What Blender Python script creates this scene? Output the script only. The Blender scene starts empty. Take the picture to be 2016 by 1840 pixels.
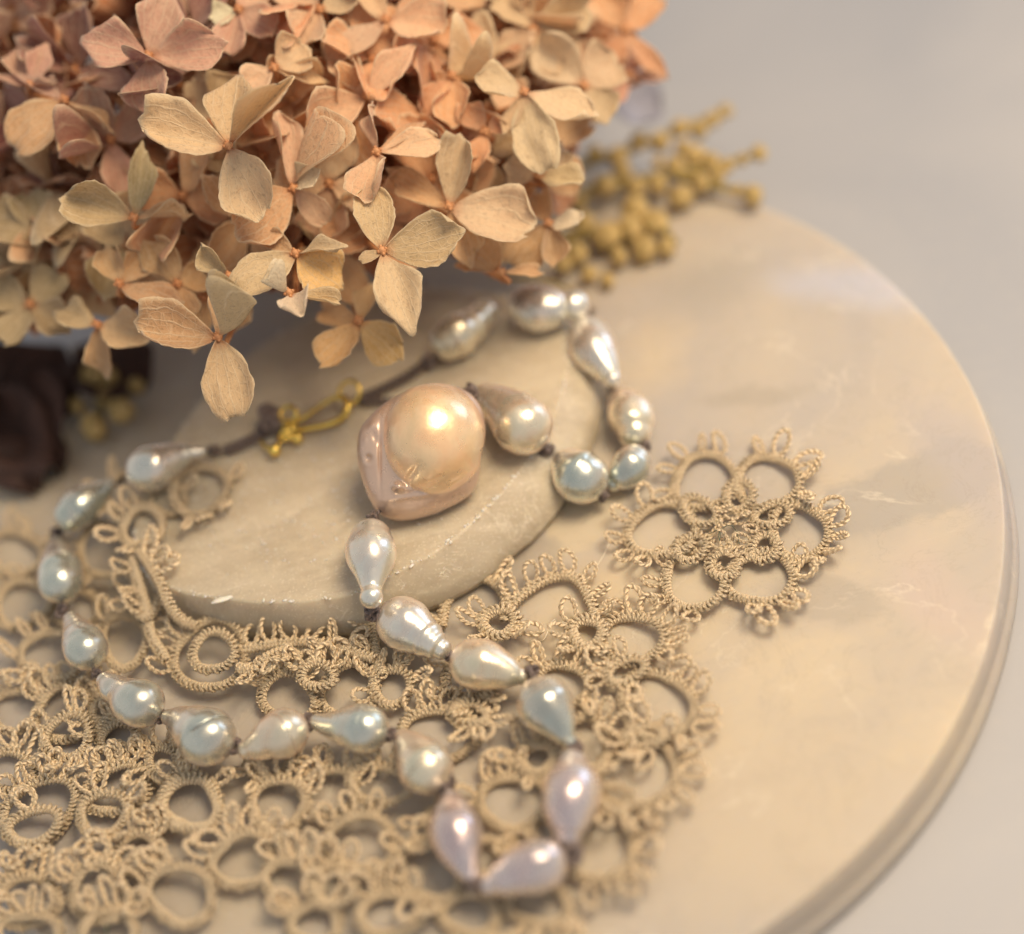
import bpy, math, random
import numpy as np
from mathutils import Matrix, Vector, noise

# ------------------------------------------------------------------ camera, world, lamps, exposure
# one Blender unit is one centimetre
sc = bpy.context.scene
sc.unit_settings.system = 'METRIC'
sc.unit_settings.scale_length = 0.01
COL = sc.collection
rnd = random.Random(11)
R_ = math.radians

PITCH, ROLL, DIST = R_(47), R_(-17), 22.0
LENS = 50.0
ALPHA = math.pi / 2 - PITCH
CR, SR, CA, SA = math.cos(ROLL), math.sin(ROLL), math.cos(ALPHA), math.sin(ALPHA)
RIGHT = np.array([CR, CA * SR, SA * SR])
UP = np.array([-SR, CA * CR, SA * CR])
BACK = np.array([0.0, -SA, CA])
CAMP = np.array([0.0, -DIST * math.cos(PITCH), DIST * math.sin(PITCH)])
FOCUS = 20.0
FPX = LENS / 36 * 2016.0

cam = bpy.data.cameras.new('camera')
cam.lens = LENS; cam.sensor_width = 36; cam.clip_start = 0.5; cam.clip_end = 2000
cam.dof.use_dof = True; cam.dof.focus_distance = 19.7; cam.dof.aperture_fstop = 0.051
camo = bpy.data.objects.new('camera', cam); COL.objects.link(camo)
camo.matrix_world = Matrix(((RIGHT[0], UP[0], BACK[0], CAMP[0]), (RIGHT[1], UP[1], BACK[1], CAMP[1]),
                            (RIGHT[2], UP[2], BACK[2], CAMP[2]), (0, 0, 0, 1)))
sc.camera = camo

w = bpy.data.worlds.new('World'); sc.world = w; w.use_nodes = True
nt = w.node_tree; bg = nt.nodes['Background']
tc = nt.nodes.new('ShaderNodeTexCoord'); sx = nt.nodes.new('ShaderNodeSeparateXYZ')
rm = nt.nodes.new('ShaderNodeValToRGB')
nt.links.new(tc.outputs['Generated'], sx.inputs[0]); nt.links.new(sx.outputs['Z'], rm.inputs[0]); nt.links.new(rm.outputs[0], bg.inputs[0])
rm.color_ramp.elements[0].position = 0.0; rm.color_ramp.elements[0].color = (0.55, 0.50, 0.47, 1)
rm.color_ramp.elements[1].position = 1.0; rm.color_ramp.elements[1].color = (0.37, 0.38, 0.39, 1)
bg.inputs['Strength'].default_value = 1.12

def area(name, loc, target, size, power, color, shape='DISK', sy=None):
    l = bpy.data.lights.new(name, 'AREA'); l.shape = shape; l.size = size
    if sy: l.size_y = sy
    l.energy = power; l.color = color
    o = bpy.data.objects.new(name, l); COL.objects.link(o)
    o.location = loc
    o.rotation_euler = (Vector(target) - Vector(loc)).to_track_quat('-Z', 'Y').to_euler()
    return o
# warm room lamp overhead, a little to the right; cool window low on the right
area('warm_lamp', (14, -3, 30), (0, 0, 0), 16, 12200, (1.0, 0.77, 0.51))
area('window_light', (62, 30, 20), (2, 0, 0), 26, 7000, (0.58, 0.72, 1.0), 'RECTANGLE', 34)

sc.view_settings.view_transform = 'Standard'; sc.view_settings.look = 'None'
sc.view_settings.exposure = 0.08; sc.view_settings.gamma = 1.0
sc.render.engine = 'CYCLES'
sc.cycles.max_bounces = 8
sc.cycles.transparent_max_bounces = 8

# ------------------------------------------------------------------ helpers
def ray(x, y):
    """direction through picture point (x, y) given on a 2016 x 1840 grid; unit depth along the view axis"""
    return RIGHT * ((x - 1008) / FPX) + UP * (-(y - 920) / FPX) - BACK
def at(x, y, z=0.0):
    d = ray(x, y); return CAMP + d * ((z - CAMP[2]) / d[2])
def pd(x, y, depth):
    return CAMP + ray(x, y) * depth
def px2cm(d=20.6): return d / FPX

def mesh_obj(name, verts, faces, mat=None, parent=None, uvs=None, loc=None, smooth=True, link=True):
    """verts Nx3 in world space (or local if loc given); one mesh object with its origin at its centre"""
    verts = np.asarray(verts, float)
    if loc is None:
        loc = verts.mean(0); verts = verts - loc
    me = bpy.data.meshes.new(name)
    faces = np.asarray(faces)
    nf, k = faces.shape
    me.vertices.add(len(verts)); me.vertices.foreach_set('co', verts.astype(np.float32).ravel())
    me.loops.add(nf * k); me.loops.foreach_set('vertex_index', faces.astype(np.int32).ravel())
    me.polygons.add(nf); me.polygons.foreach_set('loop_start', np.arange(0, nf * k, k, dtype=np.int32))
    try: me.polygons.foreach_set('loop_total', np.full(nf, k, dtype=np.int32))
    except Exception: pass
    if smooth: me.polygons.foreach_set('use_smooth', np.ones(nf, bool))
    if uvs is not None:
        ul = me.uv_layers.new(name='UVMap')
        ul.data.foreach_set('uv', np.asarray(uvs, np.float32)[faces.ravel()].ravel())
    me.update(calc_edges=True)
    if mat: me.materials.append(mat)
    o = bpy.data.objects.new(name, me)
    if link: COL.objects.link(o)
    o.location = loc
    if parent: attach(o, parent)
    return o

def world_loc(p):
    v = Vector((0, 0, 0)); q = p
    while q: v = v + q.location; q = q.parent
    return v
def attach(o, p):
    """keep the world place of an unrotated parent chain"""
    o.parent = p; o.location = o.location - world_loc(p)

def empty(name, loc, label, cat, group=None):
    o = bpy.data.objects.new(name, None); COL.objects.link(o); o.location = loc
    o.empty_display_size = 0.3
    tag(o, label, cat, group); return o
def tag(o, label=None, cat=None, group=None, kind=None):
    if label: o['label'] = label
    if cat: o['category'] = cat
    if group: o['group'] = group
    if kind: o['kind'] = kind
    return o

def nrm(a): return a / np.maximum(np.linalg.norm(a, axis=-1, keepdims=True), 1e-9)

def tube(path, rad, ref, sides=6, closed=False, lobes=0, twist=0.0, amp=0.0, capped=False):
    """sweep; ref: reference vector(s) not parallel to the path. returns verts, quads, uvs"""
    path = np.asarray(path, float); n = len(path)
    rad = np.broadcast_to(np.asarray(rad, float), (n,))
    if closed: t = np.roll(path, -1, 0) - np.roll(path, 1, 0)
    else: t = np.gradient(path, axis=0)
    t = nrm(t); ref = np.broadcast_to(np.asarray(ref, float), (n, 3))
    a = nrm(ref - t * (ref * t).sum(1, keepdims=True)); b = np.cross(t, a)
    ln = np.r_[0, np.cumsum(np.linalg.norm(np.diff(path, axis=0), axis=1))]
    th = np.linspace(0, 2 * np.pi, sides, endpoint=False)
    rr = rad[:, None] * np.ones(sides)
    if lobes: rr = rr * (1 - amp + amp * np.abs(np.cos((th[None] * lobes - twist * ln[:, None]) / 2)))
    v = path[:, None] + rr[..., None] * (np.cos(th)[None, :, None] * a[:, None] + np.sin(th)[None, :, None] * b[:, None])
    v = v.reshape(-1, 3)
    m = n if closed else n - 1
    i = np.arange(m)[:, None]; j = np.arange(sides)[None]
    i2 = (i + 1) % n; j2 = (j + 1) % sides
    f = np.stack([i * sides + j, i * sides + j2, i2 * sides + j2, i2 * sides + j], -1).reshape(-1, 4)
    uv = np.stack([np.repeat(ln, sides), np.tile(th / (2 * np.pi), n)], 1)
    if capped and not closed:
        c0, c1 = len(v), len(v) + 1
        v = np.vstack([v, path[0], path[-1]]); uv = np.vstack([uv, uv[0], uv[-1]])
        jj = np.arange(sides); k = (jj + 1) % sides
        e0 = np.stack([np.full(sides, c0), k, jj, np.full(sides, c0)], 1)
        b0 = (n - 1) * sides
        e1 = np.stack([np.full(sides, c1), b0 + jj, b0 + k, np.full(sides, c1)], 1)
        # degenerate quads avoided: use tiny centre duplicates
        v = np.vstack([v, path[0], path[-1]]); uv = np.vstack([uv, uv[0], uv[-1]])
        e0[:, 3] = c0; e1[:, 3] = c1
        tri = [tuple(q[:3]) for q in e0] + [tuple(q[:3]) for q in e1]
        return v, f, uv, tri
    return v, f, uv

class Join:
    def __init__(s): s.v = []; s.f = []; s.u = []; s.n = 0
    def add(s, r):
        v, f, u = r[:3]
        s.v.append(v); s.f.append(np.asarray(f) + s.n); s.u.append(u); s.n += len(v); return s
    def data(s): return np.vstack(s.v), np.vstack(s.f), np.vstack(s.u)

def sphere_data(c, r, seg=16, rings=10, fn=None):
    th = np.linspace(0.001, np.pi - 0.001, rings); ph = np.linspace(0, 2 * np.pi, seg, endpoint=False)
    T, Pp = np.meshgrid(th, ph, indexing='ij')
    d = np.stack([np.sin(T) * np.cos(Pp), np.sin(T) * np.sin(Pp), np.cos(T)], -1).reshape(-1, 3)
    rr = np.asarray(r, float) * np.ones(3)
    s = np.ones(len(d)) if fn is None else np.array([fn(q) for q in d])
    v = np.asarray(c) + d * rr * s[:, None]
    i = np.arange(rings - 1)[:, None]; j = np.arange(seg)[None]; j2 = (j + 1) % seg
    f = np.stack([i * seg + j, (i + 1) * seg + j, (i + 1) * seg + j2, i * seg + j2], -1).reshape(-1, 4)
    uv = np.stack([Pp.ravel() / 6.283, T.ravel() / 3.1416], 1)
    return v, f, uv

def catmull(pts, n):
    p = np.asarray(pts, float); m = len(p)
    q = np.vstack([2 * p[0] - p[1], p, 2 * p[-1] - p[-2]])
    s = np.linspace(0, m - 1 - 1e-9, n); k = s.astype(int); t = (s - k)[:, None]
    a, b, c, d = q[k], q[k + 1], q[k + 2], q[k + 3]
    return 0.5 * (2 * b + (c - a) * t + (2 * a - 5 * b + 4 * c - d) * t ** 2 + (3 * b - a - 3 * c + d) * t ** 3)
def catmull_closed(pts, n):
    p = np.asarray(pts, float); m = len(p)
    s = np.linspace(0, m, n, endpoint=False); k = s.astype(int); t = (s - k)[:, None]
    a, b, c, d = p[(k - 1) % m], p[k % m], p[(k + 1) % m], p[(k + 2) % m]
    return 0.5 * (2 * b + (c - a) * t + (2 * a - 5 * b + 4 * c - d) * t ** 2 + (3 * b - a - 3 * c + d) * t ** 3)

# ------------------------------------------------------------------ materials
class NT:
    def __init__(s, name):
        s.m = bpy.data.materials.new(name); s.m.use_nodes = True; s.t = s.m.node_tree
        s.b = s.t.nodes['Principled BSDF']; s.out = s.t.nodes['Material Output']
    def n(s, ty, **kw):
        o = s.t.nodes.new(ty)
        for k, v in kw.items():
            if k in o.inputs.keys(): o.inputs[k].default_value = v
            else: setattr(o, k, v)
        return o
    def l(s, a, b): s.t.links.new(a, b)
    def coord(s, kind='Object', scale=(1, 1, 1), loc=(0, 0, 0), rot=(0, 0, 0)):
        c = s.n('ShaderNodeTexCoord'); m = s.n('ShaderNodeMapping')
        m.inputs['Scale'].default_value = scale; m.inputs['Location'].default_value = loc; m.inputs['Rotation'].default_value = rot
        s.l(c.outputs[kind], m.inputs[0]); return m.outputs[0]
    def noise(s, vec, scale, detail=4, rough=0.5, dist=0.0):
        o = s.n('ShaderNodeTexNoise'); o.inputs['Scale'].default_value = scale; o.inputs['Detail'].default_value = detail
        o.inputs['Roughness'].default_value = rough; o.inputs['Distortion'].default_value = dist
        if vec: s.l(vec, o.inputs['Vector'])
        return o.outputs['Fac']
    def ramp(s, fac, stops, interp='LINEAR'):
        r = s.n('ShaderNodeValToRGB'); r.color_ramp.interpolation = interp
        e = r.color_ramp.elements
        while len(e) < len(stops): e.new(0.5)
        for i, (p, c) in enumerate(stops):
            e[i].position = p; e[i].color = (*c, 1) if len(c) == 3 else c
        s.l(fac, r.inputs[0]); return r.outputs[0]
    def mix(s, fac, a, b, mode='MIX'):
        o = s.n('ShaderNodeMix', data_type='RGBA', blend_type=mode)
        for sock, v in ((o.inputs[0], fac), (o.inputs[6], a), (o.inputs[7], b)):
            if isinstance(v, (int, float)): sock.default_value = v
            elif isinstance(v, tuple): sock.default_value = (*v, 1) if len(v) == 3 else v
            else: s.l(v, sock)
        return o.outputs[2]
    def math(s, op, a, b=0.0, c=None):
        o = s.n('ShaderNodeMath', operation=op)
        for i, v in enumerate((a, b) if c is None else (a, b, c)):
            if isinstance(v, (int, float)): o.inputs[i].default_value = v
            else: s.l(v, o.inputs[i])
        return o.outputs[0]
    def bump(s, h, strength=0.3, dist=0.05, prev=None):
        o = s.n('ShaderNodeBump'); o.inputs['Strength'].default_value = strength; o.inputs['Distance'].default_value = dist
        s.l(h, o.inputs['Height'])
        if prev: s.l(prev, o.inputs['Normal'])
        return o.outputs[0]
    def set(s, **kw):
        for k, v in kw.items():
            k = k.replace('_', ' ')
            i = s.b.inputs[k]
            if isinstance(v, (int, float)): i.default_value = v
            elif isinstance(v, tuple): i.default_value = (*v, 1) if (len(v) == 3 and i.type == 'RGBA') else v
            else: s.l(v, i)
        return s

def stone_material(name, base, warm, grey, vein, sss, rough, specks=False, scratch=False, off=(0, 0, 0), zones=()):
    M = NT(name); co = M.coord(loc=off)
    a = M.ramp(M.noise(co, 0.16, 5, 0.55, 0.9), [(0.36, grey), (0.5, base), (0.62, warm)])
    b = M.ramp(M.noise(M.coord(loc=(7 + off[0], 3, 2)), 0.30, 6, 0.62, 2.2), [(0.44, (0, 0, 0)), (0.62, (1, 1, 1))])
    c = M.mix(M.math('MULTIPLY', b, 0.55), a, vein)
    fine = M.noise(co, 6.0, 6, 0.65)
    c = M.mix(M.math('MULTIPLY', M.ramp(fine, [(0.4, (0, 0, 0)), (0.75, (1, 1, 1))]), 0.22), c, grey)
    h = M.noise(co, 22, 5, 0.7)
    nb = M.bump(h, 0.10, 0.02)
    rg = M.ramp(M.noise(co, 1.3, 4), [(0.3, (rough - 0.08,) * 3), (0.7, (rough + 0.10,) * 3)])
    if specks:
        v = M.n('ShaderNodeTexVoronoi', feature='DISTANCE_TO_EDGE'); v.inputs['Scale'].default_value = 9.0
        M.l(M.coord(scale=(1, 1.7, 1), rot=(0, 0, 0.6)), v.inputs['Vector'])
        sheen = M.ramp(M.noise(M.coord(scale=(0.6, 2.2, 1), rot=(0, 0, 0.5)), 1.1, 5, 0.6, 1.0), [(0.42, (0, 0, 0)), (0.68, (1, 1, 1))])
        c = M.mix(M.math('MULTIPLY', sheen, 0.4), c, (0.70, 0.63, 0.50))
        grit = M.ramp(M.noise(co, 30, 2, 0.6), [(0.60, (0, 0, 0)), (0.70, (1, 1, 1))])
        c = M.mix(M.math('MULTIPLY', grit, 0.42), c, (0.90, 0.84, 0.72))
        pits = M.ramp(v.outputs['Distance'], [(0.0, (1, 1, 1)), (0.035, (0, 0, 0))])
        gate = M.ramp(M.noise(co, 5.5, 3, 0.6), [(0.60, (0, 0, 0)), (0.66, (1, 1, 1))])
        zone = M.ramp(M.noise(M.coord(loc=(2.2, 1, 0)), 0.45, 2), [(0.30, (0, 0, 0)), (0.6, (1, 1, 1))])
        f = M.math('MULTIPLY', M.math('MULTIPLY', pits, gate), zone)
        st = M.noise(M.coord(scale=(1.2, 9, 1), rot=(0, 0, 0.45)), 3.0, 8, 0.75)
        sf = M.ramp(st, [(0.56, (0, 0, 0)), (0.74, (1, 1, 1))])
        c = M.mix(M.math('MULTIPLY', sf, 0.65), c, (0.86, 0.80, 0.68))
        c = M.mix(M.math('MULTIPLY', f, 0.9), c, (0.95, 0.90, 0.80))
        nb = M.bump(f, 0.5, 0.02, nb)
        nb = M.bump(st, 0.25, 0.015, nb)
    if scratch:
        st = M.noise(M.coord(scale=(0.5, 7, 1), rot=(0, 0, 0.7)), 2.5, 6, 0.7)
        c = M.mix(M.math('MULTIPLY', M.ramp(st, [(0.6, (0, 0, 0)), (0.75, (1, 1, 1))]), 0.16), c, (0.9, 0.85, 0.75))
    if zones:                      # cloudy growth zones of the stone; some blots paint shade or reflection instead
        wv = M.n('ShaderNodeTexNoise'); wv.inputs['Scale'].default_value = 0.8; wv.inputs['Detail'].default_value = 7; wv.inputs['Roughness'].default_value = 0.62
        M.l(M.coord(), wv.inputs['Vector'])
        vm = M.n('ShaderNodeVectorMath', operation='MULTIPLY_ADD'); vm.inputs[1].default_value = (1.1, 1.1, 0); vm.inputs[2].default_value = (-0.55, -0.55, 0)
        M.l(wv.outputs['Color'], vm.inputs[0])
        ad = M.n('ShaderNodeVectorMath', operation='ADD'); M.l(M.coord(), ad.inputs[0]); M.l(vm.outputs[0], ad.inputs[1])
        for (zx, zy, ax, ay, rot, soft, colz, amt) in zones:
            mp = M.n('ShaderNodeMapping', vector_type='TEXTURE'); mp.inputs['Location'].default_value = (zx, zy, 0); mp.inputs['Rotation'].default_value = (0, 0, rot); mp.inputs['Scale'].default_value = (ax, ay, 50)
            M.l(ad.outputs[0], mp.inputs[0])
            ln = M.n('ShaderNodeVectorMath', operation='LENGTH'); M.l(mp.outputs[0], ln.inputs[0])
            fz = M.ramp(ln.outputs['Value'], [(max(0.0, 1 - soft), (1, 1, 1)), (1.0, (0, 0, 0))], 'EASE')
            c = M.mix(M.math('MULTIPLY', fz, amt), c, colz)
    vn = M.math('ABSOLUTE', M.math('SUBTRACT', M.noise(M.coord(loc=(3.3 + off[0], 9, 0)), 0.42, 9, 0.62, 0.6), 0.5))
    vl = M.ramp(vn, [(0.0, (1, 1, 1)), (0.010, (0, 0, 0))])
    vg = M.ramp(M.noise(co, 0.7, 2), [(0.45, (0, 0, 0)), (0.6, (1, 1, 1))])
    c = M.mix(M.math('MULTIPLY', M.math('MULTIPLY', vl, vg), 0.40), c, (0.74, 0.68, 0.56))
    vn2 = M.math('ABSOLUTE', M.math('SUBTRACT', M.noise(M.coord(loc=(13.3, 2, off[1])), 0.8, 9, 0.68, 1.2), 0.5))
    c = M.mix(M.math('MULTIPLY', M.ramp(vn2, [(0.0, (1, 1, 1)), (0.012, (0, 0, 0))]), 0.22), c, (0.28, 0.24, 0.19))
    pit = M.ramp(M.noise(co, 38, 2, 0.5), [(0.70, (0, 0, 0)), (0.76, (1, 1, 1))])
    c = M.mix(M.math('MULTIPLY', pit, 0.35), c, (0.24, 0.20, 0.16))
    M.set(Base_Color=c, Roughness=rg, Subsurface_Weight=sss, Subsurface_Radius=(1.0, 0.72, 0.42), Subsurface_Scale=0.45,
          Normal=nb, Coat_Weight=0.04, Coat_Roughness=0.35, Specular_IOR_Level=0.3)
    M.b.inputs['IOR'].default_value = 1.5
    return M.m

def Z(x, y, *r): p = at(x, y, 0); return (p[0], p[1]) + r
M_plate = stone_material('cream_onyx', (0.50, 0.44, 0.36), (0.56, 0.48, 0.36), (0.43, 0.395, 0.365), (0.47, 0.42, 0.36), 0.55, 0.55, scratch=True, zones=(Z(350, 1700, 4.5, 3.0, 0.2, 0.9, (0.40, 0.345, 0.27), 0.4),  # brown zone at lower left paints the lamp's falloff shade into the stone
    Z(1800, 960, 2.1, 0.62, -0.02, 0.30, (0.34, 0.32, 0.30), 0.6), Z(1700, 1010, 1.6, 0.8, 0.1, 0.8, (0.40, 0.37, 0.33), 0.4), Z(1480, 775, 1.4, 0.30, -0.3, 0.7, (0.37, 0.33, 0.28), 0.5),
    Z(1690, 560, 2.4, 0.9, -0.6, 0.9, (0.46, 0.47, 0.54), 0.8), Z(1900, 900, 0.9, 2.6, 0.1, 0.9, (0.42, 0.39, 0.39), 0.7), Z(1150, 1200, 1.5, 0.9, 0.4, 0.8, (0.62, 0.51, 0.34), 0.6),  # bluish zone paints a cool reflection inside the far rim
    Z(1290, 700, 0.8, 1.5, -0.5, 0.9, (0.60, 0.50, 0.35), 0.5), Z(1150, 1020, 0.9, 0.5, 0.6, 0.2, (0.60, 0.51, 0.36), 0.6), Z(1000, 1130, 1.0, 0.45, 0.4, 0.25, (0.36, 0.32, 0.27), 0.6),
    Z(1620, 1180, 0.9, 0.5, -0.4, 0.35, (0.39, 0.35, 0.30), 0.6), Z(1500, 1600, 2.2, 1.6, 0.3, 0.9, (0.54, 0.46, 0.35), 0.7), Z(1850, 1180, 0.7, 1.5, 0.1, 0.9, (0.56, 0.45, 0.41), 0.4),
    Z(1400, 560, 1.6, 1.2, 0.3, 0.9, (0.38, 0.35, 0.31), 0.7)))
M_slab = stone_material('frosted_selenite', (0.50, 0.43, 0.325), (0.57, 0.49, 0.37), (0.44, 0.38, 0.285), (0.52, 0.45, 0.34), 0.6, 0.40, specks=True, off=(5, 2, 1))

def table_material():
    M = NT('pale_table'); co = M.coord()
    c = M.ramp(M.noise(co, 0.10, 4, 0.5, 0.8), [(0.35, (0.335, 0.345, 0.375)), (0.65, (0.405, 0.405, 0.42))])
    c = M.mix(M.math('MULTIPLY', M.ramp(M.noise(co, 4.0, 6, 0.7), [(0.5, (0, 0, 0)), (0.8, (1, 1, 1))]), 0.25), c, (0.45, 0.43, 0.40))
    M.set(Base_Color=c, Roughness=0.55, Normal=M.bump(M.noise(co, 14, 5, 0.7), 0.15, 0.03))
    return M.m
M_table = table_material()

def pearl_material(name, core, rim, edge, metal, rough, bump=0.05):
    M = NT(name); co = M.coord()
    lw = M.n('ShaderNodeLayerWeight'); lw.inputs['Blend'].default_value = 0.42
    grn = tuple(a * .5 + b * .5 * k for a, b, k in zip(core, rim, (0.94, 0.98, 0.94)))
    pnk = tuple(a * k for a, k in zip(rim, (1.04, 0.93, 0.93)))
    c = M.ramp(lw.outputs['Facing'], [(0.0, core), (0.28, grn), (0.5, rim), (0.75, pnk), (1.0, edge)])
    oi = M.n('ShaderNodeObjectInfo')
    hs = M.n('ShaderNodeHueSaturation'); M.l(c, hs.inputs['Color'])
    M.l(M.math('MULTIPLY_ADD', oi.outputs['Random'], 0.04, 0.48), hs.inputs['Hue'])
    M.l(M.math('MULTIPLY_ADD', oi.outputs['Random'], 0.12, 0.93), hs.inputs['Value'])
    cl = M.noise(co, 2.2, 3, 0.5, 0.6)
    c2 = M.mix(M.math('MULTIPLY', M.ramp(cl, [(0.4, (0, 0, 0)), (0.7, (1, 1, 1))]), 0.40), hs.outputs[0], rim)
    ir = M.ramp(M.noise(M.coord(loc=(4, 1, 2)), 1.5, 3, 0.5, 1.5), [(0.36, (0.88, 0.93, 0.92)), (0.5, (1, 1, 1)), (0.64, (1.0, 0.90, 0.86))])
    c2 = M.mix(0.7, c2, ir, 'MULTIPLY')
    nb = M.bump(M.noise(co, 2.8, 3, 0.5), 0.16, 0.10)
    nb = M.bump(M.noise(co, 16, 4, 0.6), bump, 0.02, nb)
    rgh = M.ramp(M.noise(co, 3.5, 3), [(0.35, (rough * 0.8,) * 3), (0.7, (rough * 1.3,) * 3)])
    M.set(Base_Color=c2, Metallic=metal, Roughness=rgh, Normal=nb, Coat_Weight=0.5, Coat_Roughness=0.22, Specular_IOR_Level=0.7,
          Subsurface_Weight=0.15, Subsurface_Radius=(0.3, 0.25, 0.2), Subsurface_Scale=0.4)
    M.b.inputs['Thin Film Thickness'].default_value = 0
    M.b.inputs['Thin Film IOR'].default_value = 1.42
    M.l(nb, M.b.inputs['Coat Normal'])
    return M.m
M_white = pearl_material('silver_white_nacre', (0.60, 0.61, 0.59), (0.92, 0.88, 0.79), (0.99, 0.86, 0.72), 0.72, 0.28)
M_cream = pearl_material('cream_nacre', (0.62, 0.58, 0.46), (0.92, 0.83, 0.68), (0.99, 0.85, 0.68), 0.68, 0.29)
M_lilac = pearl_material('lilac_nacre', (0.50, 0.44, 0.48), (0.83, 0.74, 0.71), (0.95, 0.82, 0.72), 0.74, 0.28)
M_grey = pearl_material('blue_grey_nacre', (0.38, 0.44, 0.43), (0.82, 0.81, 0.72), (0.98, 0.85, 0.68), 0.76, 0.26)

def peach_material():
    m = pearl_material('peach_nacre', (0.97, 0.73, 0.40), (0.97, 0.77, 0.50), (0.99, 0.86, 0.70), 0.52, 0.30, 0.03)
    t = m.node_tree; b = t.nodes['Principled BSDF']; src = b.inputs['Base Color'].links[0].from_socket
    a = t.nodes.new('ShaderNodeAttribute'); a.attribute_name = 'globe_share'
    mx = t.nodes.new('ShaderNodeMix'); mx.data_type = 'RGBA'; mx.inputs[6].default_value = (0.60, 0.45, 0.37, 1)
    mr = t.nodes.new('ShaderNodeMapRange'); mr.inputs[3].default_value = 0.10; t.links.new(a.outputs['Fac'], mr.inputs[0])
    t.links.new(mr.outputs[0], mx.inputs[0]); t.links.new(src, mx.inputs[7]); t.links.new(mx.outputs[2], b.inputs['Base Color'])
    return m
M_peach = peach_material()

def thread_material(name, base, dark, lite, freq=26.0):
    M = NT(name)
    uv = M.n('ShaderNodeUVMap'); uv.uv_map = 'UVMap'; sp = M.n('ShaderNodeSeparateXYZ'); M.l(uv.outputs[0], sp.inputs[0])
    ph = M.math('ADD', M.math('MULTIPLY', sp.outputs[0], freq * 6.283), M.math('MULTIPLY', sp.outputs[1], 2 * 6.283))
    s = M.math('MULTIPLY_ADD', M.math('COSINE', ph), 0.5, 0.5)
    co = M.coord()
    n = M.noise(co, 1.2, 3); f = M.noise(co, 60, 3, 0.7)
    c = M.mix(n, base, lite)
    c = M.mix(M.math('MULTIPLY', M.math('SUBTRACT', 1.0, s), 0.45), c, dark)
    c = M.mix(M.math('MULTIPLY', f, 0.25), c, dark)
    nb = M.bump(s, 0.9, 0.02); nb = M.bump(f, 0.3, 0.01, nb)
    M.set(Base_Color=c, Roughness=0.36, Specular_IOR_Level=0.65, Normal=nb, Sheen_Weight=0.15, Sheen_Roughness=0.4, Subsurface_Weight=0.12,
          Subsurface_Radius=(0.1, 0.07, 0.04), Subsurface_Scale=0.3)
    return M.m
M_thread = thread_material('beige_lace_thread', (0.88, 0.70, 0.45), (0.46, 0.30, 0.16), (0.97, 0.84, 0.61), 17.0)
M_cord = thread_material('brown_silk_cord', (0.15, 0.105, 0.095), (0.04, 0.028, 0.025), (0.30, 0.23, 0.21), 15)

def gold_material():
    M = NT('yellow_gold'); co = M.coord()
    M.set(Base_Color=M.mix(M.noise(co, 5, 3), (0.80, 0.58, 0.12), (0.90, 0.70, 0.22)), Metallic=1.0, Roughness=0.22,
          Normal=M.bump(M.noise(co, 12, 3), 0.15, 0.02))
    return M.m
M_gold = gold_material()

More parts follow.
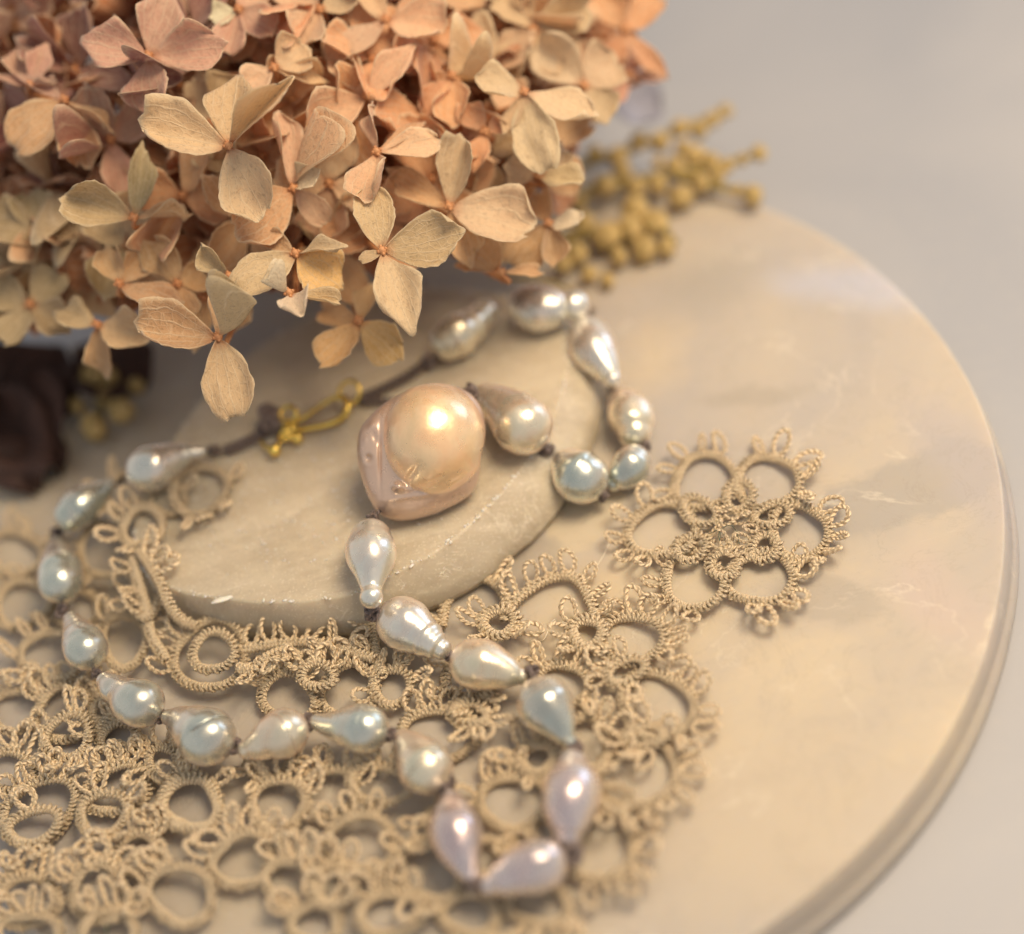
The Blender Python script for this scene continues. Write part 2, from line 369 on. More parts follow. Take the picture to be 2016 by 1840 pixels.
def petal_material():
    M = NT('dried_petal')
    uv = M.n('ShaderNodeUVMap'); uv.uv_map = 'UVMap'
    sp = M.n('ShaderNodeSeparateXYZ'); M.l(uv.outputs[0], sp.inputs[0])
    oi = M.n('ShaderNodeObjectInfo')
    co = M.coord()
    rndv = M.n('ShaderNodeVectorMath', operation='ADD'); M.l(co, rndv.inputs[0])
    cmb = M.n('ShaderNodeCombineXYZ'); M.l(M.math('MULTIPLY', oi.outputs['Random'], 50), cmb.inputs[0]); M.l(cmb.outputs[0], rndv.inputs[1])
    vec = rndv.outputs[0]
    u, v = sp.outputs[0], sp.outputs[1]         # u -1..1 across, v 0..1 along
    # veins fan out from the petal's foot
    nz = M.noise(vec, 2.5, 3, 0.6)
    ang = M.math('ADD', M.math('DIVIDE', u, M.math('ADD', M.math('MULTIPLY', v, 0.35), 0.65)), M.math('MULTIPLY_ADD', nz, 0.34, -0.17))
    vein = M.math('ABSOLUTE', M.math('SINE', M.math('MULTIPLY', ang, 7.85)))
    vein = M.ramp(vein, [(0.0, (1, 1, 1)), (0.26, (0, 0, 0))])
    wv = M.n('ShaderNodeTexVoronoi', feature='DISTANCE_TO_EDGE'); wv.inputs['Scale'].default_value = 7.0; M.l(vec, wv.inputs['Vector'])
    net = M.ramp(wv.outputs['Distance'], [(0.0, (1, 1, 1)), (0.07, (0, 0, 0))])
    veins = M.math('MAXIMUM', vein, M.math('MULTIPLY', net, 0.45))
    base = oi.outputs['Color']
    speck = M.ramp(M.noise(vec, 16, 5, 0.75), [(0.53, (0, 0, 0)), (0.66, (1, 1, 1))])
    patch = M.ramp(M.noise(vec, 1.6, 3, 0.6), [(0.35, (0, 0, 0)), (0.65, (1, 1, 1))])
    c = M.mix(M.math('MULTIPLY', patch, 0.38), base, M.mix(0.5, base, (0.95, 0.80, 0.55)))
    c = M.mix(M.math('MULTIPLY', speck, 0.42), c, M.mix(0.75, base, (0.12, 0.06, 0.03)))
    blot = M.ramp(M.noise(vec, 4.5, 5, 0.7), [(0.60, (0, 0, 0)), (0.70, (1, 1, 1))])
    c = M.mix(M.math('MULTIPLY', blot, 0.35), c, (0.30, 0.16, 0.07))
    c = M.mix(M.math('MULTIPLY', veins, 0.68), c, (0.92, 0.80, 0.60))
    foot = M.ramp(v, [(0.0, (1, 1, 1)), (0.16, (0, 0, 0))])
    c = M.mix(M.math('MULTIPLY', foot, 0.55), c, (0.62, 0.24, 0.08))
    rim = M.math('MAXIMUM', M.ramp(M.math('ABSOLUTE', u), [(0.90, (0, 0, 0)), (0.99, (1, 1, 1))]), M.ramp(v, [(0.94, (0, 0, 0)), (1.0, (1, 1, 1))]))
    c = M.mix(M.math('MULTIPLY', rim, 0.5), c, (0.90, 0.80, 0.60))
    fz = M.noise(vec, 45, 4, 0.75)
    nb = M.bump(veins, 0.45, 0.02); nb = M.bump(M.noise(vec, 7, 4, 0.6), 0.45, 0.06, nb); nb = M.bump(fz, 0.35, 0.012, nb)
    M.set(Base_Color=c, Roughness=0.62, Normal=nb, Sheen_Weight=0.35, Sheen_Roughness=0.45)
    tr = M.n('ShaderNodeBsdfTranslucent'); M.l(c, tr.inputs['Color']); M.l(nb, tr.inputs['Normal'])
    ms = M.n('ShaderNodeMixShader'); ms.inputs[0].default_value = 0.45
    M.l(M.b.outputs[0], ms.inputs[1]); M.l(tr.outputs[0], ms.inputs[2]); M.l(ms.outputs[0], M.out.inputs['Surface'])
    return M.m
M_petal = petal_material()

def plain(name, c1, c2, rough=0.6, scale=3.0, bump=0.3, bd=0.04, sss=0.0):
    M = NT(name); co = M.coord()
    M.set(Base_Color=M.mix(M.ramp(M.noise(co, scale, 5, 0.65), [(0.35, (0, 0, 0)), (0.65, (1, 1, 1))]), c1, c2), Roughness=rough,
          Normal=M.bump(M.noise(co, scale * 4, 5, 0.7), bump, bd))
    if sss: M.set(Subsurface_Weight=sss, Subsurface_Radius=(0.3, 0.15, 0.05), Subsurface_Scale=0.5)
    return M.m
M_stem = plain('rust_stem', (0.42, 0.17, 0.07), (0.58, 0.30, 0.14), 0.6, 4)
M_bud = plain('ochre_bud', (0.34, 0.24, 0.08), (0.74, 0.55, 0.24), 0.7, 3.2, 1.0, 0.06, 0.1)
M_twig = plain('olive_twig', (0.22, 0.16, 0.05), (0.34, 0.26, 0.09), 0.7, 5)
M_dark = plain('dark_brown_shade', (0.035, 0.016, 0.012), (0.075, 0.035, 0.025), 0.75, 1.5)  # near-black tone for the sheets that stand in for deep shade
M_blue = plain('dusty_blue_petal', (0.22, 0.23, 0.31), (0.30, 0.31, 0.38), 0.7, 2)
M_chip = plain('raw_chip', (0.85, 0.78, 0.64), (0.95, 0.90, 0.80), 0.35, 8, 0.6, 0.03, 0.3)
M_fibre = plain('dark_fibre', (0.06, 0.08, 0.05), (0.10, 0.12, 0.08), 0.7, 4)
M_fibre_pale = plain('pale_fibre', (0.85, 0.78, 0.62), (0.95, 0.88, 0.72), 0.5, 4)

# ------------------------------------------------------------------ setting: table top
PT = 0.72          # thickness of the stone plate, its top face at z = 0
def grid_sheet(name, x0, x1, y0, y1, z, n, m, mat):
    xs = np.linspace(x0, x1, n); ys = np.linspace(y0, y1, m)
    X, Y = np.meshgrid(xs, ys, indexing='ij')
    v = np.stack([X.ravel(), Y.ravel(), np.full(X.size, z)], 1)
    i = np.arange(n - 1)[:, None]; j = np.arange(m - 1)[None]
    f = np.stack([i * m + j, (i + 1) * m + j, (i + 1) * m + j + 1, i * m + j + 1], -1).reshape(-1, 4)
    return mesh_obj(name, v, f, mat, loc=(0, 0, 0), smooth=False)
tb = grid_sheet('table_top', -120, 120, -60, 140, -PT - 0.004, 9, 9, M_table)
tag(tb, kind='structure')

# ------------------------------------------------------------------ round stone plate
PCX, PCY, PR = -1.20, -0.38, 8.13
def plate():
    prof = [(0, 0.0), (0.5, 0.0), (0.85, 0.0), (0.997, 0.0), (0.9985, -0.001), (1.0, -0.006), (1.001, -0.02), (1.007, -0.20), (1.013, -0.34), (1.0125, -0.37), (1.018, -0.41), (1.025, -0.52), (1.027, -0.62), (1.022, -0.69), (1.010, -0.72), (0.5, -0.72), (0, -0.72)]
    n = 160; vs = []
    for k, (r, z) in enumerate(prof):
        for i in range(n):
            a = 2 * math.pi * i / n
            wob = 1 + 0.0035 * noise.noise(Vector((math.cos(a) * 3, math.sin(a) * 3, z * 2)))
            rr = PR * r * wob
            vs.append((PCX + rr * math.cos(a), PCY + rr * math.sin(a), z))
    i = np.arange(len(prof) - 1)[:, None]; j = np.arange(n)[None]; j2 = (j + 1) % n
    f = np.stack([i * n + j, (i + 1) * n + j, (i + 1) * n + j2, i * n + j2], -1).reshape(-1, 4)
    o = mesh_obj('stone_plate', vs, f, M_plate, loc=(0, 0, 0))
    tag(o, 'large round translucent cream stone plate lying flat under everything else', 'stone plate')
    return o
plate()

# ------------------------------------------------------------------ smaller slab of frosted stone on the plate
SZ = 0.82
def slab():
    top = [(282, 1128), (335, 1160), (430, 1180), (560, 1188), (690, 1172), (780, 1130), (875, 1078), (955, 1008), (1015, 945), (1058, 880), (1092, 820), (1115, 750),
           (1122, 690), (1110, 640), (1060, 598), (950, 572), (800, 568), (650, 606), (520, 676), (420, 760), (330, 880), (268, 1010), (262, 1080)]
    P = catmull_closed([at(x, y, SZ)[:2] for x, y in top], 220)
    c = P.mean(0); vs = []
    d = nrm(P - c)
    prof = [(-99, SZ), (-1.6, SZ), (-0.5, SZ), (-0.06, SZ), (-0.02, SZ - 0.008), (0.0, SZ - 0.035), (0.05, SZ - 0.16), (0.10, SZ - 0.38), (0.13, SZ - 0.60), (0.12, 0.10), (0.06, 0.03), (0.0, 0.006), (-99, 0.006)]
    for k, (off, z) in enumerate(prof):
        for i in range(len(P)):
            if off == -99: q = c + (P[i] - c) * 0.02
            elif off < -0.3: q = P[i] + d[i] * off * min(1, np.linalg.norm(P[i] - c) / 2.6)
            else:
                e = 0.02 * noise.noise(Vector((P[i][0] * 2.2, P[i][1] * 2.2, z * 3))) + 0.016 * noise.noise(Vector((P[i][0] * 9, P[i][1] * 9, z * 6)))
                q = P[i] + d[i] * (off * (1 + 3.2 * max(0.0, 0.9 * d[i][0] - 0.35 * d[i][1]) if off > 0 else 1) + (e if k > 3 else e * 0.8))
            vs.append((q[0], q[1], z))
    n = len(P); i = np.arange(len(prof) - 1)[:, None]; j = np.arange(n)[None]; j2 = (j + 1) % n
    f = np.stack([i * n + j, (i + 1) * n + j, (i + 1) * n + j2, i * n + j2], -1).reshape(-1, 4)
    o = mesh_obj('stone_slab', vs, f, M_slab, loc=(0, 0, 0))
    tag(o, 'thick frosted oval stone slab with chipped rim, under the big peach pearl', 'stone slab')
    # chips bruised along the rim: small raw flakes
    r2 = random.Random(4); J = Join()
    for k in range(230):
        i = r2.randrange(len(P)); s = r2.random()
        q = P[i] * (1 - s) + P[(i + 1) % n] * s
        q = q + d[i] * r2.gauss(-0.035, 0.022)
        sz = r2.uniform(0.008, 0.028)
        r = (sz * r2.uniform(0.8, 2.2), sz, 0.008)
        v, ff, u = sphere_data((0, 0, 0), r, 6, 4)
        a = r2.uniform(0, 3.14); ca, sa = math.cos(a), math.sin(a)
        v = v @ np.array([[ca, sa, 0], [-sa, ca, 0], [0, 0, 1]])
        J.add((v + np.array([q[0], q[1], SZ + 0.001]), ff, u))
    for k in range(480):      # small bruises and pits scattered over the matt face
        x = r2.gauss(600, 170); y = r2.gauss(960, 110)
        if not (380 < x < 930 and 800 < y < 1170): continue
        q = at(x, y, SZ)
        if np.linalg.norm(q[:2] - c) > 0.86 * np.linalg.norm(P - c, axis=1)[np.argmax(nrm(P - c) @ nrm(q[:2] - c))]: continue
        sz = r2.uniform(0.006, 0.018)
        v, ff, u = sphere_data((0, 0, 0), (sz * r2.uniform(1, 3.4), sz, 0.004), 6, 4)
        a = r2.uniform(0, 3.14); ca, sa = math.cos(a), math.sin(a)
        v = v @ np.array([[ca, sa, 0], [-sa, ca, 0], [0, 0, 1]])
        J.add((v + np.array([q[0], q[1], SZ + 0.0015]), ff, u))
    ch = mesh_obj('chip', *J.data()[:2], M_chip, parent=o)
    tag(ch, kind='stuff')
    fl = sphere_data(at(437, 1181, SZ), (0.17, 0.05, 0.02), 12, 6, lambda q: 1 + 0.2 * noise.noise(Vector(q) * 3))
    mesh_obj('flake', fl[0], fl[1], M_chip, parent=o)
slab()

# ------------------------------------------------------------------ pearl necklace: one thing
NECK = empty('pearl_necklace', at(700, 1200, 0.3), 'knotted necklace of teardrop baroque pearls with one big peach pearl and a gold hook', 'necklace')

def pearl(spec, support, mat, lump=0.025, ribs=None, name='pearl', squash=1.0):
    """spec: picture points (x, y, radius) of the spheres swept along the pearl's axis"""
    sp = np.array(spec, float)
    rmax = sp[:, 2].max()
    pts, rad = [], []
    for x, y, r in sp:
        q = at(x, y, support)
        rc = (1.03 + 0.22 * (1 - r / sp[:, 2].max())) * r * px2cm(np.dot(q - CAMP, -BACK))
        pts.append((x, y, rc))
    rm_ = max(p[2] for p in pts)
    P3 = np.array([at(x, y, support + 0.62 * rm_ + 0.38 * rc) for x, y, rc in pts]); rad = np.array([p[2] for p in pts])
    n = 34
    if len(P3) > 1:
        A = catmull(np.c_[P3, rad], n)
    else:
        A = np.c_[P3, rad]
    c, r = A[:, :3], np.maximum(A[:, 3], 0.01)
    t0 = nrm(c[0] - c[1]); t1 = nrm(c[-1] - c[-2])
    th = np.linspace(0, math.pi / 2, 9)
    pre = [(c[0] + t0 * r[0] * math.sin(a), r[0] * max(math.cos(a), 0.02)) for a in th[:0:-1]]
    post = [(c[-1] + t1 * r[-1] * math.sin(a), r[-1] * max(math.cos(a), 0.02)) for a in th[1:]]
    c = np.vstack([[p for p, _ in pre], c, [p for p, _ in post]]); r = np.r_[[q for _, q in pre], r, [q for _, q in post]]
    if ribs:
        s = np.linspace(0, 1, len(r)); a, b, k, amp = ribs
        r = r * (1 + amp * np.sin(s * k * 6.283) * ((s > a) & (s < b)))
    v, f, u = tube(c, r, (0, 0, 1), 44)
    off = rnd.uniform(0, 50)
    ctr = np.repeat(c, 44, 0); dv = v - ctr
    k = np.array([noise.noise(Vector(q * 1.6) + Vector((off, 0, 0))) * 1.2 + 0.55 * noise.noise(Vector(q * 3.6) + Vector((0, off, 0))) for q in v])
    sl = np.repeat(np.linspace(0, 1, len(r)), 44); wave = np.sin(sl * rnd.uniform(26, 48) + off + 0.5 * k) * np.clip(1.2 - np.repeat(r, 44) / r.max(), 0, 1)
    k = k + wave * rnd.choice((0.15, 0.5, 1.1)) * 0.6
    v = ctr + dv * (1 + lump * k)[:, None]
    # close the two poles
    o = mesh_obj(name, v, f, mat, NECK, u)
    return o, c[0], c[-1], r

L = 0.22
PEARLS = [
    ([(958, 784, 25), (985, 800, 37), (1012, 820, 49), (1030, 838, 56)], SZ, M_cream, 0.03),
    ([(1103, 905, 18), (1118, 918, 36), (1138, 936, 51), (1146, 941, 50)], 0.10, M_grey, 0.06),
    ([(1208, 952, 14), (1222, 940, 28), (1240, 922, 38), (1246, 912, 35)], 0.02, M_grey, 0.03),
    ([(1228, 795, 28), (1238, 812, 42), (1246, 832, 42), (1250, 852, 30)], 0.02, M_cream, 0.06),
    ([(1160, 664, 40), (1170, 690, 44), (1188, 720, 30), (1203, 742, 16), (1206, 748, 14)], 0.42, M_white, 0.04),
    ([(1046, 605, 42), (1066, 608, 44), (1092, 606, 36), (1113, 602, 25), (1130, 602, 28)], SZ, M_white, 0.05),
    ([(884, 672, 36), (902, 660, 41), (925, 646, 33), (944, 630, 26), (955, 618, 23)], SZ, M_cream, 0.07),
    ([(397, 890, 8), (372, 894, 16), (340, 904, 29), (308, 918, 43), (294, 924, 44)], 0.86, M_white, 0.03),
    ([(216, 952, 9), (200, 967, 20), (176, 984, 33), (152, 1004, 37), (142, 1014, 32)], 0.55, M_grey, 0.05),
    ([(110, 1070, 12), (113, 1094, 24), (118, 1124, 40), (120, 1146, 42)], 0.40, M_grey, 0.05),
    ([(142, 1222, 15), (150, 1240, 24), (162, 1262, 37), (170, 1280, 40)], 0.40, M_grey, 0.04),
    ([(208, 1342, 16), (222, 1354, 24), (240, 1364, 29), (262, 1379, 44), (276, 1386, 46)], 0.42, M_grey, 0.05),
    ([(332, 1413, 13), (352, 1418, 24), (376, 1432, 40), (402, 1446, 54), (408, 1452, 53)], 0.34, M_grey, 0.09),
    ([(488, 1476, 17), (508, 1468, 27), (532, 1455, 40), (554, 1446, 47), (560, 1443, 46)], 0.30, M_cream, 0.05),
    ([(626, 1422, 14), (650, 1428, 22), (682, 1432, 36), (708, 1434, 46), (718, 1435, 46)], 0.30, M_grey, 0.03),
    ([(792, 1450, 13), (804, 1466, 25), (822, 1488, 40), (836, 1508, 51), (840, 1513, 50)], 0.26, M_cream, 0.03),
    ([(889, 1578, 20), (893, 1608, 40), (898, 1640, 49), (906, 1672, 42), (918, 1704, 26), (927, 1724, 16)], 0.24, M_lilac, 0.04),
    ([(965, 1744, 17), (994, 1732, 32), (1028, 1716, 45), (1058, 1706, 51), (1064, 1705, 50)], 0.24, M_lilac, 0.05),
    ([(1127, 1512, 30), (1127, 1540, 50), (1125, 1568, 54), (1122, 1600, 49), (1119, 1628, 36), (1118, 1640, 26)], 0.24, M_lilac, 0.07),
    ([(1072, 1385, 52), (1080, 1398, 53), (1098, 1424, 36), (1113, 1448, 20), (1122, 1460, 11)], 0.24, M_grey, 0.02),
    ([(934, 1308, 47), (956, 1312, 48), (984, 1320, 37), (1008, 1328, 25), (1024, 1332, 14)], 0.22, M_cream, 0.04),
    ([(792, 1226, 50), (806, 1236, 50), (830, 1252, 37), (852, 1268, 28), (868, 1278, 18)], 0.20, M_white, 0.02, (0.55, 1.0, 7, 0.05)),
    ([(730, 1062, 38), (730, 1082, 48), (731, 1108, 43), (731, 1138, 27), (731, 1160, 18), (731, 1176, 20)], SZ + 0.02, M_white, 0.03),
]
for spec in PEARLS:
    pearl(*spec)

# the big peach pearl: a globe grown over a flat grey-rose shelf, built in its own frame
def big_pearl():
    outline = [(870, 757), (915, 768), (946, 800), (956, 850), (948, 900), (942, 945), (925, 975), (885, 1000), (840, 1018), (790, 1026), (752, 1016), (728, 985),
               (712, 940), (703, 895), (708, 850), (728, 820), (760, 792), (795, 773), (832, 760)]
    zc = SZ + 0.72; C0 = at(832, 888, zc); D = np.dot(C0 - CAMP, -BACK); k = D / FPX
    O = catmull_closed([((x - 832) * k, -(y - 888) * k) for x, y in outline], 180)
    ang = np.arctan2(O[:, 1], O[:, 0]); order = np.argsort(ang)
    aa, rr = ang[order], np.hypot(O[:, 0], O[:, 1])[order]
    aa = np.r_[aa[-1] - 2 * np.pi, aa, aa[0] + 2 * np.pi]; rr = np.r_[rr[-1], rr, rr[0]]
    NR, NA = 110, 240
    ph = np.linspace(0, 2 * np.pi, NA, endpoint=False); phw = (ph + np.pi) % (2 * np.pi) - np.pi
    Rp = np.interp(phw, aa, rr)
    rho = np.sin(np.linspace(0, np.pi / 2, NR)) ; rho[0] = 0.002
    U = rho[:, None] * (Rp * np.cos(ph))[None]; V = rho[:, None] * (Rp * np.sin(ph))[None]
    def ell(cx, cy, rx, ry, hz):
        q = ((U - (cx - 832) * k) / (rx * k)) ** 2 + ((V + (cy - 888) * k) / (ry * k)) ** 2
        return np.where(q < 1, hz * np.sqrt(np.maximum(1 - q, 0)), -0.55 * np.minimum(q - 1, 1.5))
    shelf = 0.46 * np.sqrt(np.maximum(1 - rho[:, None] ** 2, 0)) * np.ones_like(U)
    glob = ell(854, 866, 104, 114, 0.88)
    s = 0.035
    h = np.clip(0.5 + 0.5 * (glob - shelf) / s, 0, 1)
    z = shelf * (1 - h) + glob * h + s * h * (1 - h)
    def bump(x, y, sx, sy, a, rot=0):
        du = U - (x - 832) * k; dv = V + (y - 888) * k
        c, s_ = math.cos(rot), math.sin(rot); p = c * du + s_ * dv; q = -s_ * du + c * dv
        return a * np.exp(-(p / (sx * k)) ** 2 - (q / (sy * k)) ** 2)
    edge = 1 - rho[:, None] ** 8
    z = z + edge * (bump(735, 838, 9, 14, 0.05) + bump(729, 903, 8, 8, -0.11) + bump(729, 903, 13, 13, 0.05) + bump(789, 957, 11, 9, 0.09) + bump(802, 962, 22, 12, 0.05)
                    + bump(830, 975, 60, 6, 0.035, 0.15) + bump(900, 950, 46, 6, 0.04, 0.65) + bump(815, 935, 20, 6, -0.04, 0.9) + bump(752, 900, 3.5, 60, -0.05)
                    + bump(870, 948, 44, 7, -0.03, 0.4) + bump(742, 862, 6, 16, -0.04, 0.4) + bump(722, 868, 5, 9, 0.03))
    nz = np.array([noise.noise(Vector((a * 2.2, b * 2.2, 3))) for a, b in zip(U.ravel(), V.ravel())]).reshape(U.shape)
    z = z + 0.02 * nz * edge
    front = C0 + U[..., None] * RIGHT + V[..., None] * UP + z[..., None] * BACK
    zb = -0.62 * np.sqrt(np.maximum(1 - rho[:, None] ** 2, 0)) * np.ones_like(U)
    rb = np.arange(NR - 2, -1, -4)
    back = C0 + U[rb][..., None] * RIGHT + V[rb][..., None] * UP + zb[rb][..., None] * BACK
    G = np.concatenate([front, back], 0); n0 = G.shape[0]
    i = np.arange(n0 - 1)[:, None]; j = np.arange(NA)[None]; j2 = (j + 1) % NA
    f = np.stack([i * NA + j, (i + 1) * NA + j, (i + 1) * NA + j2, i * NA + j2], -1).reshape(-1, 4)
    o = mesh_obj('big_pearl', G.reshape(-1, 3), f, M_peach, NECK)
    tag(o, 'big peach pearl with a globe grown over a grey-rose shelf')
    # the shelf's nacre is rosier and greyer than the globe's: a smooth vertex attribute carries the share of each
    hh = np.concatenate([h, np.zeros((len(rb), NA))], 0).ravel()
    at_ = o.data.attributes.new('globe_share', 'FLOAT', 'POINT'); at_.data.foreach_set('value', hh.astype(np.float32))
    return o
big_pearl()

def knot(x, y, z, size=1.0):
    t = np.linspace(0, 2 * np.pi, 72, endpoint=False); s = 0.040 * size
    J = Join()
    for rep in range(2):
        a, b, c = [rnd.uniform(0, 6.28) for _ in range(3)]
        p = np.stack([np.sin(t + a) + 2 * np.sin(2 * t), np.cos(t) - 2 * np.cos(2 * t + b * 0.1), -1.6 * np.sin(3 * t + c)], 1) * s * 0.75
        R = Matrix.Rotation(a, 3, 'Z') @ Matrix.Rotation(b, 3, 'X')
        p = p @ np.array(R).T
        J.add(tube(p + at(x, y, z), 0.030 * size, (0.3, 0.2, 1), 6, closed=True))
    v, f, u = J.data()
    return mesh_obj('knot', v, f, M_cord, NECK, u)
KN = [(928, 770, SZ + .75, 1.15), (1077, 886, 0.75, 1.2), (1189, 977, 0.30, .8), (1270, 879, 0.28, .9), (1206, 763, 0.25, .9), (1160, 614, 0.30, .9), (990, 600, .65, 1),
      (846, 712, SZ + .16, 1.1), (418, 886, SZ + .1, 1.0), (236, 946, .62, .7), (110, 1050, .62, 1), (124, 1204, .60, 1), (192, 1327, .62, .7), (311, 1409, .60, 1.0), (461, 1467, .56, 1.15),
      (606, 1422, .55, 1.15), (770, 1446, .52, .95), (876, 1543, .50, 1.35), (935, 1742, .48, 1.1), (1127, 1678, .48, 1.3), (1130, 1472, .46, 1.15), (1042, 1328, .46, 1.15), (884, 1290, .44, .7),
      (733, 1207, .78, 1.2), (735, 1020, SZ + .35, .95)]
for k in KN: knot(*k)
# the silk that runs through, seen in the gaps
def cordline(pts, r=0.028, name='cord'):
    P = catmull([at(*p) for p in pts], 24)
    v, f, u = tube(P, r, (0.1, 0.1, 1), 8)
    return mesh_obj(name, v, f, M_cord, NECK, u)
for a, b in [((262, 928, .75), (208, 958, .6)), ((130, 1030, .6), (110, 1068, .6)), ((120, 1185, .6), (142, 1222, .6)), ((180, 1312, .6), (205, 1340, .6)), ((300, 1400, .6), (330, 1413, .55)),
             ((448, 1460, .55), (482, 1474, .55)), ((590, 1432, .52), (622, 1422, .52)), ((756, 1440, .52), (788, 1452, .5)), ((862, 1536, .5), (886, 1562, .5)), ((924, 1728, .48), (952, 1748, .48)),
             ((1108, 1690, .48), (1124, 1650, .48)), ((1130, 1488, .46), (1128, 1462, .46)), ((1030, 1334, .46), (1056, 1340, .46)), ((872, 1282, .44), (896, 1300, .44)), ((732, 1190, .8), (752, 1212, .7)),
             ((735, 1030, 1.15), (748, 1006, 1.3)), ((912, 768, 1.6), (946, 772, 1.2)), ((1062, 866, 1.0), (1092, 900, .4)), ((1180, 972, .3), (1204, 958, .25)), ((1266, 892, .3), (1262, 862, .3)),
             ((1206, 750, .2), (1216, 782, .3)), ((1148, 606, .3), (1160, 632, .4)), ((970, 606, 1.0), (1010, 600, .5)), ((860, 704, 1.0), (832, 716, .95))]:
    cordline([a, ((a[0] + b[0]) / 2 + rnd.uniform(-2, 2), (a[1] + b[1]) / 2 + rnd.uniform(-2, 2), (a[2] + b[2]) / 2), b])

def braid(pts, width, name='braided_cord'):
    P = catmull([at(*p) for p in pts], 260)
    t = nrm(np.gradient(P, axis=0)); up = np.tile([0, 0, 1.0], (len(P), 1)); a = nrm(np.cross(t, up)); b = np.cross(a, t)
    ln = np.r_[0, np.cumsum(np.linalg.norm(np.diff(P, axis=0), axis=1))]
    J = Join()
    for k in range(3):
        ph = ln * 6.283 / 0.34 + k * 2.094
        q = P + a * (width * 1.1 * np.sin(ph))[:, None] + b * (width * 0.6 * np.sin(2 * ph))[:, None]
        J.add(tube(q, width * 0.50, (0, 0, 1), 7))
    v, f, u = J.data()
    return mesh_obj(name, v, f, M_cord, NECK, u)
zb_ = SZ + 0.10
braid([(838, 716, zb_), (800, 742, zb_), (760, 762, zb_), (730, 776, zb_), (702, 788, zb_)], 0.055)
braid([(782, 792, SZ + .06), (752, 790, SZ + .08), (722, 790, zb_), (704, 780, zb_)], 0.045)
braid([(446, 886, zb_), (468, 878, zb_), (490, 868, zb_), (512, 856, zb_), (530, 836, zb_ + .05)], 0.062)
cordline([(414, 888, zb_), (430, 888, zb_), (448, 885, zb_)], 0.03)
for (x, y, s) in ((531, 822, 1.9), (538, 830, 1.7), (524, 836, 1.4), (528, 812, 1.3)): knot(x, y, zb_ + 0.1, s)

# gold clasp
def gtube(name, pts, r, parent=NECK, n=60, closed=False, sides=12):
    A = np.array([at(*p) for p in pts])
    P = catmull_closed(A, n) if closed else catmull(A, n)
    rr = np.interp(np.linspace(0, 1, n), np.linspace(0, 1, len(r)), r) if hasattr(r, '__len__') else r
    v, f, u = tube(P, rr, (0.02, 0.03, 1), sides, closed=closed)
    return mesh_obj(name, v, f, M_gold, parent, u)
zg = SZ + 0.12
hook = gtube('clasp_hook', [(556, 838, zg), (578, 832, zg), (600, 822, zg + .03), (632, 799, zg + .06), (660, 783, zg + .1), (680, 787, zg + .1), (684, 806, zg + .05), (672, 824, zg), (645, 836, zg), (610, 843, zg), (578, 850, zg)],
             [.045, .045, .04, .035, .04, .055, .06, .058, .05, .045, .05], n=110)
gtube('clasp_ring', [(668, 772, zg + .1), (676, 756, zg + .16), (692, 750, zg + .2), (704, 758, zg + .18), (708, 774, zg + .12), (702, 790, zg + .04), (690, 796, zg), (676, 788, zg + .02)], 0.034, n=64, closed=True)
gtube('clasp_loop', [(552, 816, zg + .12), (560, 803, zg + .16), (574, 801, zg + .18), (584, 810, zg + .16), (582, 823, zg + .1), (570, 830, zg + .05), (556, 828, zg + .08)], 0.036, n=48, closed=True)
gtube('clasp_loop', [(514, 868, zg), (524, 880, zg), (538, 886, zg - .02), (548, 876, zg), (552, 858, zg + .02), (566, 846, zg + .06), (558, 836, zg + .1)], 0.034, n=60)
for (x, y, r) in ((541, 887, .105), (562, 852, .085), (574, 848, .075), (572, 860, .07), (586, 864, .085), (560, 864, .06), (578, 838, .06), (570, 842, .06)):
    v, f, u = sphere_data(at(x, y, zg + .03), r, 18, 12)
    mesh_obj('gold_bead', v, f, M_gold, hook)

# ------------------------------------------------------------------ tatted lace
HEAP_ = [None]
def lace_frame(cx, cy, z):
    c = at(cx, cy, z); ex = at(cx + 10, cy, z) - c; return c
def coil(path, nvec, bvec, rc, rt, pitch, sides=5, closed=True, seed=0, hand=1):
    """thread wound round a core along path; nvec outward, bvec up"""
    r = random.Random(seed)
    n = len(path)
    seg = np.linalg.norm(np.diff(path, axis=0, append=path[:1] if closed else path[-1:]), axis=1); ln = seg.sum()
    turns = max(6, int(ln / pitch)); m = turns * 9
    s = np.linspace(0, n if closed else n - 1.001, m, endpoint=not closed)
    k = s.astype(int) % n; k2 = (k + 1) % n if closed else np.minimum(k + 1, n - 1); t = (s - s.astype(int))[:, None]
    P = path[k] * (1 - t) + path[k2] * t; N = nrm(nvec[k] * (1 - t) + nvec[k2] * t); B = nrm(bvec[k] * (1 - t) + bvec[k2] * t)
    ph = np.linspace(0, turns * 2 * np.pi, m, endpoint=not closed)
    ti = (ph / (2 * np.pi)).astype(int)
    jit = np.array([(1.18 if q % 2 else 0.92) + r.uniform(-0.20, 0.20) for q in range(turns + 2)]); jit[turns:] = jit[0]; jit = np.interp(ph / (2 * np.pi), np.arange(turns + 2), jit)
    slant = 0.55 * rc
    ou = 1 + 0.45 * np.clip(np.cos(ph), 0, 1)          # stitches stand out more on the outer side
    rcj = rc * (0.85 + 0.15 * jit)
    Tn = nrm(np.cross(N, B))
    ph = ph * hand
    Q = P + N * (rcj * np.cos(ph) * ou * jit)[:, None] + B * (rcj * np.sin(ph))[:, None] + Tn * (slant * np.sin(ph))[:, None]
    ref = N * np.cos(ph)[:, None] + B * np.sin(ph)[:, None]
    return tube(Q, rt, ref, sides, closed=closed)

